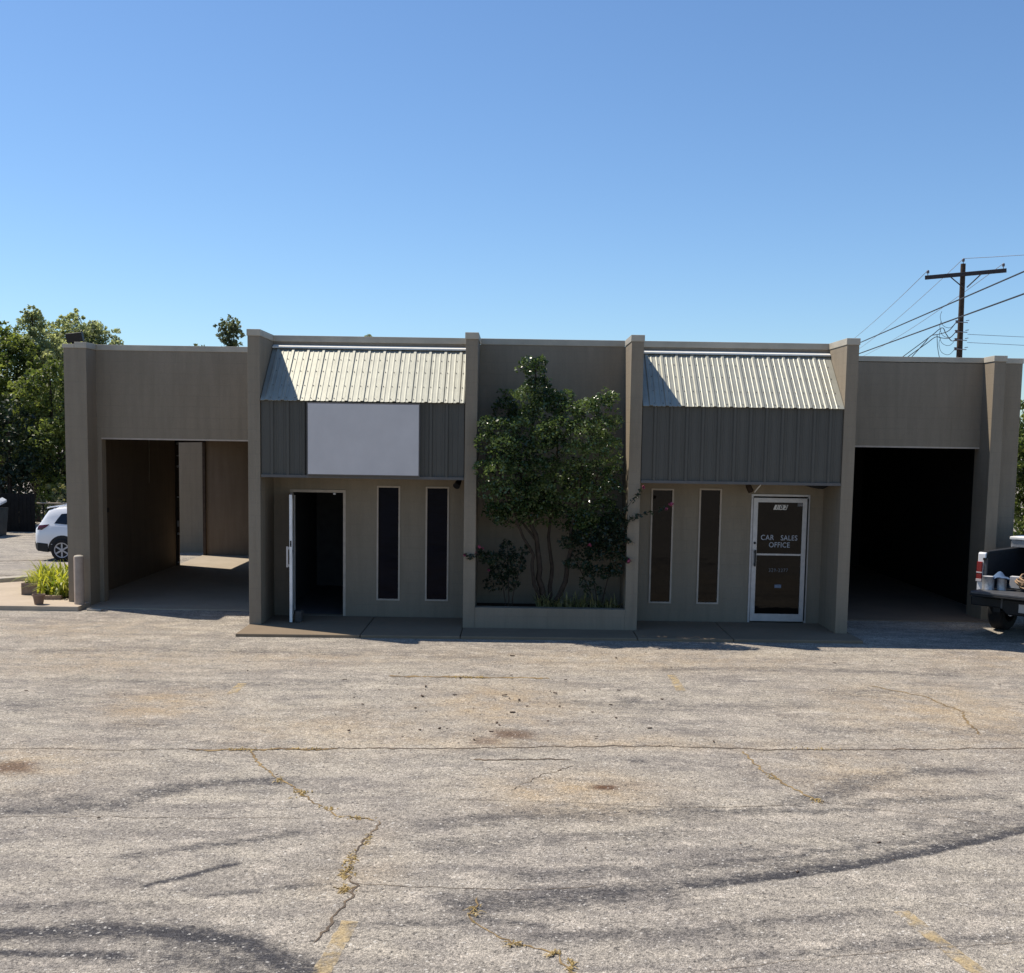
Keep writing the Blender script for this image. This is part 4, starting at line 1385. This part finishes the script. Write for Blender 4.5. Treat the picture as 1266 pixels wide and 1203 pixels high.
for sg in (-1, 1):
    MB().obox((3.25, sg * 1.05, 1.12), (.08, 0, 0), (0, .1, 0), (0, 0, .07)).build('mirror', M['car_white'], S, bevel=.03)
    MB().obox((4.9, sg * .68, .78), (.13, 0, 0), (0, .1, 0), (0, 0, .06)).build('headlight', M['lens_clear'], S, bevel=.03)
    MB().tube([(.9, sg * .66, 1.775), (1.0, sg * .66, 1.82), (2.6, sg * .67, 1.83), (2.75, sg * .67, 1.76)], .018, 6).build('roof_rail', M['chrome'], S)

# --- white work pickup, tailgate down, its load bed towards us; local: +y forward, +x right, origin under the rear left corner
tz = H(9.0, .9)
T = thing('pickup_truck', 'white work pickup with lowered tailgate backed beside the right bay', 'pickup truck', (8.80, .60, tz), R(-46), local=True)
BW, BL, BZ, RZ = 1.96, 1.95, .80, 1.40


def tb(name, mat, boxes, bevel=0., parent=None):
    m = MB()
    for b in boxes:
        m.box(*b)
    return m.build(name, mat, parent or T, bevel=bevel)


for s_, xa in ((0, 0.), (1, BW - .13)):
    m = MB()
    arch = [(1.30 + .47 * math.cos(R(a)), .42 + .47 * math.sin(R(a))) for a in range(0, 181, 15)]
    poly = [(0.0, .60), (0.0, RZ - .02), (.03, RZ), (BL, RZ), (BL, .48), (1.80, .48)] + arch + [(.80, .48)]
    m.prism(poly, xa, xa + .13, 'yz')
    m.build('bed_side', M['car_white'], T, 30, bevel=.012)
    tb('bed_lining', M['bedliner'], [((xa + .132, xa + .15) if s_ == 0 else (xa - .02, xa - .002)) + (.03, BL - .06, BZ, RZ - .03)])
    tb('rail_cap', M['bedliner'], [((xa + .03, xa + .158) if s_ == 0 else (xa - .028, xa + .10)) + (.05, BL, RZ - .04, RZ + .018)], .005)
    # corner post and its lamp
    lx = xa + .0 if s_ == 0 else xa + .05
    lamp = tb('tail_light', M['red_lens'], [(lx - .006 if s_ == 0 else lx, lx + .09, -.028, .05, .90, 1.24)], .012)
    for z0_, z1_ in ((1.045, 1.065), (.90, .945)):
        tb('lens', M['lens_clear'], [(lx - .008, lx + .092, -.032, .045, z0_, z1_)], .004, lamp)
    tb('latch_post', M['tail_in'], [((xa + .10, xa + .165) if s_ == 0 else (xa - .035, xa + .03)) + (-.01, .03, .84, 1.30)], .008)
    tb('latch', M['black'], [((xa + .10, xa + .15) if s_ == 0 else (xa - .03, xa + .02)) + (-.03, 0, 1.27, 1.31)])
tb('bed_floor', M['bedliner'], [(.13, BW - .13, .0, BL, BZ - .05, BZ)])
tb('bulkhead', M['tail_in'], [(.132, BW - .132, BL - .06, BL, BZ, RZ + .02)], .006)
m = MB()
for k in range(9):
    m.box(.2 + k * .19, .26 + k * .19, .02, BL - .08, BZ + .001, BZ + .010)
m.build('bed_ribs', M['bedliner'], T)
tb('tailgate', M['tail_in'], [(.14, BW - .14, -.56, -.012, BZ - .055, BZ - .008)], .012)
tb('tailgate_skin', M['black'], [(.135, BW - .135, -.565, -.02, BZ - .085, BZ - .057)], .008)
m = MB()
m.prism([(-.02, .50), (.50, .50), (.60, .40), (1.36, .40), (1.46, .50), (BW + .02, .50), (BW + .02, .66), (-.02, .66)], -.16, .04, 'xz')
bp = m.build('rear_bumper', M['black'], T, bevel=.02)
for a, b, e in ((0.0, .50, .50), (1.46, BW, 1.43)):
    m = MB().box(a, b, -.165, -.02, .662, .672)
    m.box(e, e + .03, -.168, -.02, .50, .672)
    m.build('step_pad', M['tail_in'], bp)
tb('licence_plate', M['card'], [(.80, 1.12, -.168, -.161, .46, .60)], 0, bp)
tb('chassis', M['black'], [(.35, .47, -.1, 5.0, .42, .58), (BW - .47, BW - .35, -.1, 5.0, .42, .58), (.3, BW - .3, 1.22, 1.38, .34, .46), (.2, BW - .2, .1, 1.9, .58, .72)])
MB().tube([(.62, -.05, .40), (.62, .5, .42), (.7, 1.2, .44)], .035, 10).build('exhaust', M['chrome'], T)
for wx in (.16, BW - .16):
    for wy in (1.30, 4.75):
        wheel(T, (wx, wy - (.55 if wy < 2 else 0), .385), .385, .265, 'x', M['tin'], 5, -1 if wx < 1 else 1)
# cab: lofted along its length
CS = [(2.02, .52, 1.42, 1.86, .96, .72), (2.12, .50, 1.42, 1.93, .97, .74), (2.6, .48, 1.41, 1.96, .97, .75), (3.3, .48, 1.39, 1.93, .97, .74), (3.7, .48, 1.36, 1.70, .97, .73), (4.1, .48, 1.30, 1.38, .97, .80), (4.3, .50, 1.24, 1.27, .96, .86), (5.3, .52, 1.16, 1.18, .95, .84), (5.55, .56, 1.05, 1.07, .90, .78)]
rr = []
for y, zb, zl, zr, wl, wr in CS:
    h = [(wl * .95, zb), (wl, zb + .12), (wl, zl - .1), (wl - .015, zl), (wr + .05, zr - .06 * min(1, (zr - zl) / .2)), (wr - .04, zr - .01), (wr * .5, zr + .01)]
    rr.append([(BW / 2 - a, y, z) for a, z in h] + [(BW / 2 + a, y, z) for a, z in h[::-1]])
MB().loft(rr).build('cab', M['car_white'], T, 32)
tb('rear_window', M['glass_car'], [(.42, BW - .42, 2.0, 2.04, 1.47, 1.82)], .02)
for s_ in (-1, 1):
    m = MB()
    xo = BW / 2 + s_ * .97
    pts = [(2.25, 1.45), (2.3, 1.84), (3.2, 1.83), (3.75, 1.45)]
    vs = []
    for yy, zz in pts:
        f = (zz - 1.40) / .5
        vs.append((BW / 2 + s_ * (.965 - .19 * f), yy, zz))
    vs += [(x - s_ * .03, y, z) for x, y, z in vs]
    m.add(vs, [(0, 1, 2, 3), (4, 7, 6, 5), (0, 4, 5, 1), (1, 5, 6, 2), (2, 6, 7, 3), (3, 7, 4, 0)])
    m.build('side_window', M['glass_car'], T)
m = MB()
m.add([(.3, 3.42, 1.88), (BW - .3, 3.42, 1.88), (BW - .22, 4.06, 1.40), (.22, 4.06, 1.40), (.3, 3.36, 1.85), (BW - .3, 3.36, 1.85), (BW - .22, 4.0, 1.37), (.22, 4.0, 1.37)], [(0, 1, 2, 3), (4, 7, 6, 5), (0, 3, 7, 4), (1, 5, 6, 2), (0, 4, 5, 1), (3, 2, 6, 7)])
m.build('windscreen', M['glass_car'], T)

TM = Matrix.Translation((8.80, .60, tz)) @ Matrix.Rotation(R(-46), 4, 'Z')


def in_truck(name, label, cat, p, rz=0., group=None):
    q = TM @ Vector(p)
    return thing(name, label, cat, tuple(q), R(-46) + rz, group, local=True)


X = in_truck('toolbox', 'pale metal crossbed toolbox lying across the pickup bed behind the cab', 'toolbox', (BW / 2, BL - .42, RZ + .018))
MB().box(-.97, .97, -.24, .24, 0, .13).build('box_body', M['tin'], X, bevel=.01)
MB().box(-.99, .99, -.26, .26, .132, .19).build('lid', M['white'], X, bevel=.015)
MB().box(-.5, -.4, -.272, -.258, .08, .15).build('latch', M['black'], X)
for i, (px, py, r_, h_, lab) in enumerate(((.255, -.13, .10, .225, 'silver paint tin nearest the tail light on the truck bed'), (.44, -.03, .078, .20, 'silver paint tin under the blue rag on the truck bed'))):
    X = in_truck('paint_tin', lab, 'paint tin', (px, py, BZ + (-.007 if py < 0 else .011)), 0, 'paint tins on the truck bed')
    MB().lathe([(r_, 0), (r_, .01), (r_ * .97, .015), (r_ * .97, h_ - .015), (r_, h_ - .01), (r_, h_), (r_ * .9, h_), (r_ * .9, h_ - .012)], (0, 0, 0), 'z', 24).build('can', M['tin'], X, 40)
    MB().lathe([(r_ * .89, h_ - .011), (r_ * .86, h_ - .004), (r_ * .5, h_ - .006)], (0, 0, 0), 'z', 24).build('lid', M['card'], X, 40)
q = TM @ Vector((.43, -.04, BZ + .205))
m = MB(Matrix.Translation(q) @ Matrix.Rotation(R(-30), 4, 'Z'))
rg = random.Random(4)
G = [[(-.13 + .26 * i / 7, -.10 + .20 * j / 7, .10 * math.exp(-(((i - 2.6) / 2) ** 2 + ((j - 3.5) / 2.4) ** 2)) - .035 * abs(i - 3.5) / 3.5 + rg.uniform(0, .03)) for i in range(8)] for j in range(8)]
top = [p for row in G for p in row]
bot = [(x, y, z - .012) for x, y, z in top]
fs = [(j * 8 + i, j * 8 + i + 1, j * 8 + i + 9, j * 8 + i + 8) for j in range(7) for i in range(7)]
m.add(top + bot, fs + [tuple(k + 64 for k in f[::-1]) for f in fs])
tag(m.build('rag', M['rag'], None, 60), 'crumpled blue rag on top of a paint tin in the truck bed', 'rag')
q = TM @ Vector((.55, .28, BZ + .011))
m = MB(Matrix.Translation(q) @ Matrix.Rotation(R(-40), 4, 'Z'))
m.box(-.085, .085, -.06, .06, 0, .20)
tag(m.build('carton', M['card'], None, bevel=.006), 'small pale carton standing behind the paint tins on the truck bed', 'carton')
q = TM @ Vector((.86, .12, BZ + .03))
m = MB(Matrix.Translation(q))
rg = random.Random(9)
pts = []
for k in range(150):
    a = k * .21
    rr_ = .20 + .035 * math.sin(k * .37)
    pts.append((rr_ * math.cos(a), rr_ * 1.05 * math.sin(a), .012 + .0011 * k + .02 * math.sin(k * .5) ** 2 + .05 * (1 + math.sin(a * 1.0 + .8)) * (k / 150)))
m.tube(pts, .014, 8)
tag(m.build('hose_coil', M['hose'], None, 60), 'loosely coiled tan hose lying on the truck bed', 'hose')
q = TM @ Vector((.95, .55, BZ + .0))
m = MB(Matrix.Translation(q))
m.tube([(.24 * math.cos(a), .02 * math.sin(3 * a), .30 + .24 * math.sin(a)) for a in [2 * math.pi * k / 40 for k in range(41)]], .016, 8)
m.tube([(.0, .0, .0), (0, 0, .06)], .05, 10)
tag(m.build('cable_loop', M['black'], None, 60), 'black cable loop standing upright in the truck bed behind the hose', 'cable')

# ------------------------------------------------------------------ utility pole and lines
PX_, PY_ = 18.05, 26.0
pz = H(PX_, PY_)
S = thing('utility_pole', 'dark wooden utility pole with a crossarm rising behind the right bay', 'utility pole', (PX_, PY_, pz))
MB().tube([(PX_, PY_, pz - .3), (PX_ - .02, PY_, 6), (PX_ - .06, PY_, 10.15)], [.135, .115, .092], 16).build('pole', M['pole'], S, 40)
ax = Vector((1, -.45, .055)).normalized()
ac = Vector((PX_ - .02, PY_ - .15, 9.74))
MB().obox(ac, ax * 1.46, Vector((ax.y, -ax.x, 0)) * .055, (-.003, .001, .075)).build('crossarm', M['arm'], S, bevel=.01)
for sg in (-1, 1):
    MB().tube([ac + ax * .55 * sg + Vector((0, -.06, -.06)), ac + ax * .06 * sg + Vector((0, -.06, -.52))], .025, 6).build('brace', M['arm'], S)
INS = [ac - ax * 1.36 + Vector((0, 0, .075)), ac + ax * 1.34 + Vector((0, 0, .075)), Vector((PX_ - .06, PY_, 10.15))]
for p in INS:
    m = MB().lathe([(.014, 0), (.014, .08), (.05, .085), (.062, .11), (.035, .13), (.055, .145), (.05, .175), (.03, .20), (.01, .21)], tuple(p), 'z', 14)
    m.build('insulator', M['porcelain'], S, 50)
SP = []
for i, z in enumerate((7.93, 7.56, 7.25, 6.9)):
    q = Vector((PX_ - .25, PY_ - .14, z))
    SP.append(q)
    MB().lathe([(.02, -.06), (.05, -.055), (.055, -.03), (.03, 0), (.055, .03), (.05, .055), (.02, .06)], tuple(q), 'z', 12).build('insulator', M['porcelain'], S, 50)
    MB().tube([q + Vector((.02, 0, .0)), Vector((PX_ + .17, PY_ - .17, z - .03))], .018, 6).build('bracket', M['tin'], S)
    MB().tube([Vector((PX_ + .12, PY_ - .1, z + .05)), Vector((PX_ + .24, PY_ - .13, z + .07))], .014, 5).build('bolt', M['tin'], S)


def line(label, a, b, r, mat, sag, group='overhead lines on the utility pole', n=24):
    a, b = Vector(a), Vector(b)
    P = [a.lerp(b, k / n) - Vector((0, 0, sag * 4 * (k / n) * (1 - k / n))) for k in range(n + 1)]
    return tag(MB().tube(P, r, 6).build('power_line', mat, None, 60), label, 'power line', group)


up = Vector((0, 0, .2))
far = [Vector((26.3, 75, 10.3)), Vector((29.3, 76, 10.4)), Vector((27.9, 75, 10.4))]
line('thin pale conductor running away from the left insulator of the crossarm', INS[0] + up, far[0], .013, M['wire_pale'], .25)
line('thin pale conductor running away from the right insulator of the crossarm', INS[1] + up, far[1], .013, M['wire_pale'], .25)
line('thin pale conductor running away from the pole top insulator', INS[2] + up, far[2], .013, M['wire_pale'], .25)
line('thin conductor leaving the pole top towards the right', INS[2] + up, (36, 8, 12.2), .012, M['wire_pale'], .8)
line('upper of the two thick black cables crossing the utility pole', (8.698, -45.0, 7.915), (24.23, 95.0, 8.454), .023, M['wire'], 0)
line('lower of the two thick black cables crossing the utility pole', (8.758, -45.0, 7.05), (24.455, 95.0, 8.238), .025, M['wire'], 0)
line('faint wire leaving the pole to the right above the parapet, upper', SP[1] + Vector((.45, 0, -.1)), (42, 29, 7.6), .010, M['wire_pale'], .15)
line('faint wire leaving the pole to the right above the parapet, lower', SP[2] + Vector((.45, 0, -.1)), (42, 29, 7.0), .010, M['wire_pale'], .1)
ends = [(15.9, 30, 5.9), (16.3, 31, 5.9), (16.9, 31, 5.8)]
knots = [(17.1, 26.6, 7.45), (17.25, 26.5, 7.4), (17.45, 26.4, 7.75)]
for i, lab in enumerate(('steepest of the bundled service drops falling left from the pole', 'middle of the bundled service drops falling left from the pole', 'shallowest of the bundled service drops falling left from the pole')):
    k = Vector(knots[i])
    e = Vector(ends[2 - i if i != 1 else 1])
    q = SP[i]
    P = [q, q.lerp(k, .3) - Vector((0, 0, .18)), q.lerp(k, .7) - Vector((0, 0, .1)), k] + [k.lerp(e, t / 8) for t in range(1, 9)]
    tag(MB().soft(P, .016, 6).build('power_line', M['wire'], None, 60), lab, 'power line', 'overhead lines on the utility pole')
m = MB()
for i in range(4):
    q = SP[i]
    m.soft([q, q + Vector((-.2, .1, -.22)), q + Vector((-.45, .2, -.12)), q + Vector((-.55, .25, .2)), q + Vector((-.5, .25, .42))], .009, 6)
m.soft([(17.3, 26.5, 7.5), (17.35, 26.5, 7.0), (17.45, 26.4, 6.5), (17.6, 26.3, 6.6)], .012, 6)
m.build('jumper_wires', M['wire'], S)


# ------------------------------------------------------------------ trees, fence and bin behind
def tree(label, x, y, crown, leaf, size, seed, mat, h_trunk, group='trees beyond the side lot', lean=0.):
    z = H(x, y)
    S = thing('tree', label, 'tree', (x, y, z), group=group)
    rg = random.Random(seed)
    cl = []
    for (dx, dy, zc, r, n) in crown:
        for _ in range(9):
            a, e = rg.uniform(0, 6.28), rg.uniform(-1.1, 1.3)
            q = r * rg.uniform(.35, .85)
            rr_ = r * rg.uniform(.28, .5)
            cl.append((x + dx + q * math.cos(a) * math.cos(e), y + dy + q * math.sin(a) * math.cos(e), zc + q * math.sin(e), rr_, n / 11))
        for _ in range(10):
            a, e = rg.uniform(0, 6.28), rg.uniform(-.3, 1.5)
            q = r * rg.uniform(.95, 1.2)
            cl.append((x + dx + q * math.cos(a) * math.cos(e), y + dy + q * math.sin(a) * math.cos(e), zc + q * math.sin(e), r * .11, n / 55))
    leaf_cloud('crown', leaf, S, cl, size, seed, .2, .45, .5)
    mb = MB()
    top = max(c[2] for c in crown)
    limb(mb, [(x, y, z - .2), (x + lean * .3, y, z + h_trunk), (x + lean, y, top)], .2, .03, 9, seed, .05)
    for (dx, dy, zc, r, n) in crown:
        limb(mb, [(x + lean * .3, y, z + h_trunk * rg.uniform(.7, 1.1)), (x + dx * .5, y + dy * .5, (zc + z + h_trunk) / 2), (x + dx, y + dy, zc + r * .5)], .075, .015, 6, seed + int(zc * 10), .06)
    mb.build('trunk', M['bark'], S, 50)
    return S


L1, L2, L3 = M['leaf_tree'], M['leaf_pale'], M['leaf_far']
tree('yellow-green leafy tree at the left edge of the photo', -22.0, 32.0, [(0, 0, 6.2, 1.4, 2200), (1.0, 0, 6.6, .9, 1100), (-1, 0, 5.2, 1.6, 1800), (1.0, -.3, 5.0, 1.3, 1900), (.2, -.5, 3.6, 1.6, 1700), (-1.2, -.3, 2.6, 1.5, 1000), (1, -.5, 2.2, 1.4, 1500), (.3, .2, 7.0, .8, 500)], L1, .19, 101, M['bark'], 1.6)
tree('narrow spired tree with the highest pointed top at left', -20.9, 33.0, [(0, 0, 8.25, .45, 700), (-.1, 0, 7.5, .85, 1200), (.1, -.2, 6.4, 1.2, 2200), (1.1, .3, 6.3, .9, 1100), (-.3, -.4, 5.2, 1.3, 1500), (.3, -.5, 4.0, 1.4, 1500), (-.2, -.6, 2.6, 1.4, 1500), (.3, -.5, 1.4, 1.1, 900)], L2, .15, 102, M['bark'], 1.8)
tree('broad pale airy tree behind the floodlight', -19.75, 35.0, [(0, 0, 7.9, .8, 1600), (-1.0, 0, 7.4, .85, 1700), (.9, 0, 7.6, .7, 1300), (.2, -.2, 7.0, 1.4, 2200), (-1.2, 0, 6.6, 1.2, 1500), (1.2, -.1, 7.2, 1.0, 1200), (1.6, 0, 6.9, .7, 1100), (2.0, .1, 6.6, .5, 500), (-.6, -.4, 5.6, 1.5, 1500), (1.0, -.3, 5.6, 1.4, 1200), (0, -.4, 4.0, 1.6, 1300)], L2, .15, 103, M['bark'], 2.2)
tree('low bright yellow-green tree pressed against the left pillar', -18.95, 30.0, [(0, 0, 5.4, .9, 1100), (-.6, -.2, 4.6, 1.1, 1400), (.7, -.1, 4.4, 1.0, 1200), (.0, -.4, 3.2, 1.3, 1600), (.8, -.3, 2.2, 1.2, 1300), (-.6, -.4, 1.8, 1.1, 1200), (.3, -.4, .8, .9, 800)], L1, .17, 104, M['bark'], 1.2)
tree('dark dense undergrowth tree above the bin', -20.4, 29.2, [(0, 0, 3.2, 1.1, 1300), (-1.0, 0, 2.4, 1.1, 1300), (.9, 0, 2.0, 1.1, 1300), (.1, -.2, 1.2, 1.0, 1100), (-1.9, 0, 3.6, 1.1, 900)], M['leaf_shrub'], .18, 105, M['bark'], .8)
tree('distant bushy treetop peeking over the left bay parapet', -15.3, 46.0, [(0, 0, 8.9, .75, 700), (.3, 0, 9.2, .45, 300), (-.3, 0, 7.9, .9, 700), (-1.8, .2, 7.7, .5, 350), (0, 0, 6.2, 1.5, 900)], L3, .20, 106, M['bark'], 3.5)
tree('distant thin treetop barely showing over the left mansard parapet', -7.9, 48.0, [(0, 0, 8.1, .6, 260), (.15, 0, 8.8, .22, 70), (-.2, 0, 6.8, 1.1, 500)], L3, .20, 107, M['bark'], 3.5)
tree('green tree showing past the right end of the building', 18.9, 21.0, [(0, 0, 4.0, 1.5, 4000), (-.3, -.3, 2.2, 1.5, 4000), (-.4, -.3, .8, 1.3, 3000), (1.5, 0, 5.0, 1.4, 1200), (.6, -.3, -.2, 1.0, 1800), (-.5, .2, 3.0, 1.3, 2500), (-.5, .2, 1.4, 1.3, 2500)], L1, .14, 108, M['bark'], 1.4, group=None)

tree('dense dark green tree behind the spired tree', -24.6, 38.0, [(0, 0, 4.5, 2.0, 2200), (-2, 0, 3.2, 1.9, 1800), (2, 0, 4.0, 2.0, 2200), (0, -.3, 2.0, 2.0, 2000), (2.2, -.2, 1.6, 1.9, 1900), (-2.2, 0, 1.2, 1.8, 1500), (.2, -.2, .3, 1.5, 1200), (2.2, 0, .0, 1.5, 1200)], M['leaf_shrub'], .24, 111, M['bark'], 1.5)
tree('dense dark green tree behind the pale airy tree', -21.7, 38.5, [(0, 0, 4.6, 1.9, 2200), (1.8, 0, 3.8, 1.7, 1800), (0, -.3, 2.2, 2.0, 2000), (1.9, -.2, 1.6, 1.8, 1800), (.2, -.2, .3, 1.5, 1200), (2.2, 0, .0, 1.5, 1200), (-1.6, 0, 3.2, 1.7, 1500)], M['leaf_shrub'], .24, 112, M['bark'], 1.5)
# board fence, tree shade painted into its near-black colour, with a pale rail beside it
fz = H(-19, 27.5)
S = thing('board_fence', 'board fence darkened for tree shade behind the white SUV', 'fence', (-18.4, 27.6, fz))
m = MB()
rg = random.Random(2)
for k in range(26):
    x = -23.0 + k * .165
    m.box(x, x + .155, 27.58 + rg.uniform(-.01, .01), 27.61, fz, fz + 1.55 + rg.uniform(-.03, .03))
m.build('boards', M['fence'], S)
m = MB()
for k in range(3):
    x = -22.6 + k * 1.8
    m.box(x, x + .1, 27.62, 27.72, fz - .1, fz + 1.6)
m.build('posts', M['fence'], S)
S = thing('pipe_rail', 'pale horizontal pipe rail above rubble behind the SUV', 'rail', (-16.9, 27.4, fz))
MB().tube([(-18.55, 27.4, fz + 1.20), (-14.5, 27.4, fz + 1.18)], .035, 8).build('rail', M['rail'], S)
for x in (-18.3, -15.2):
    MB().tube([(x, 27.4, fz - .1), (x, 27.4, fz + 1.18)], .035, 8).build('post', M['fence'], S)
tree('dry tangled bush below the pale pipe rail', -17.8, 28.4, [(0, 0, .1, .9, 500), (-.9, 0, -.2, .6, 300), (.9, 0, .2, .9, 500), (1.9, 0, .6, 1.1, 600)], M['leaf_strap'], .16, 109, M['bark'], .3, group=None)

bz = H(-19, 25.5)
S = thing('rubbish_bin', 'dark steel rubbish bin with a crumpled pale lid at the left edge', 'bin', (-20.1, 25.5, bz))
m = MB()
m.loft([[(x, 25.5 + y, z) for x, y in ((-21.0 - k, -.65 - k), (-19.25 + k, -.65 - k), (-19.25 + k, .65 + k), (-21.0 - k, .65 + k))] for z, k in ((bz, 0.), (bz + .08, 0), (bz + 1.02, .07), (bz + 1.08, .07))])
m.build('tank', M['bin'], S, bevel=.02)
m = MB()
for k in range(5):
    x = -21.02 + k * .36
    m.add([(x, 24.76, bz + 1.08), (x + .17, 24.74, bz + 1.26), (x + .34, 24.76, bz + 1.1), (x + .34, 26.2, bz + 1.38), (x + .17, 26.2, bz + 1.48), (x, 26.2, bz + 1.36), (x, 24.78, bz + 1.06), (x + .34, 24.78, bz + 1.06), (x + .34, 26.2, bz + 1.3), (x, 26.2, bz + 1.3)],
          [(0, 1, 4, 5), (1, 2, 3, 4), (6, 9, 8, 7), (0, 6, 7, 2, 1), (5, 4, 3, 8, 9), (0, 5, 9, 6), (2, 7, 8, 3)])
m.build('lid', M['bin_lid'], S)
m = MB()
for sx in (-20.8, -19.45):
    m.lathe([(.09, -.03), (.09, .03)], (sx, 24.95, bz + .05), 'x', 14)
m.build('caster', M['rubber'], S)
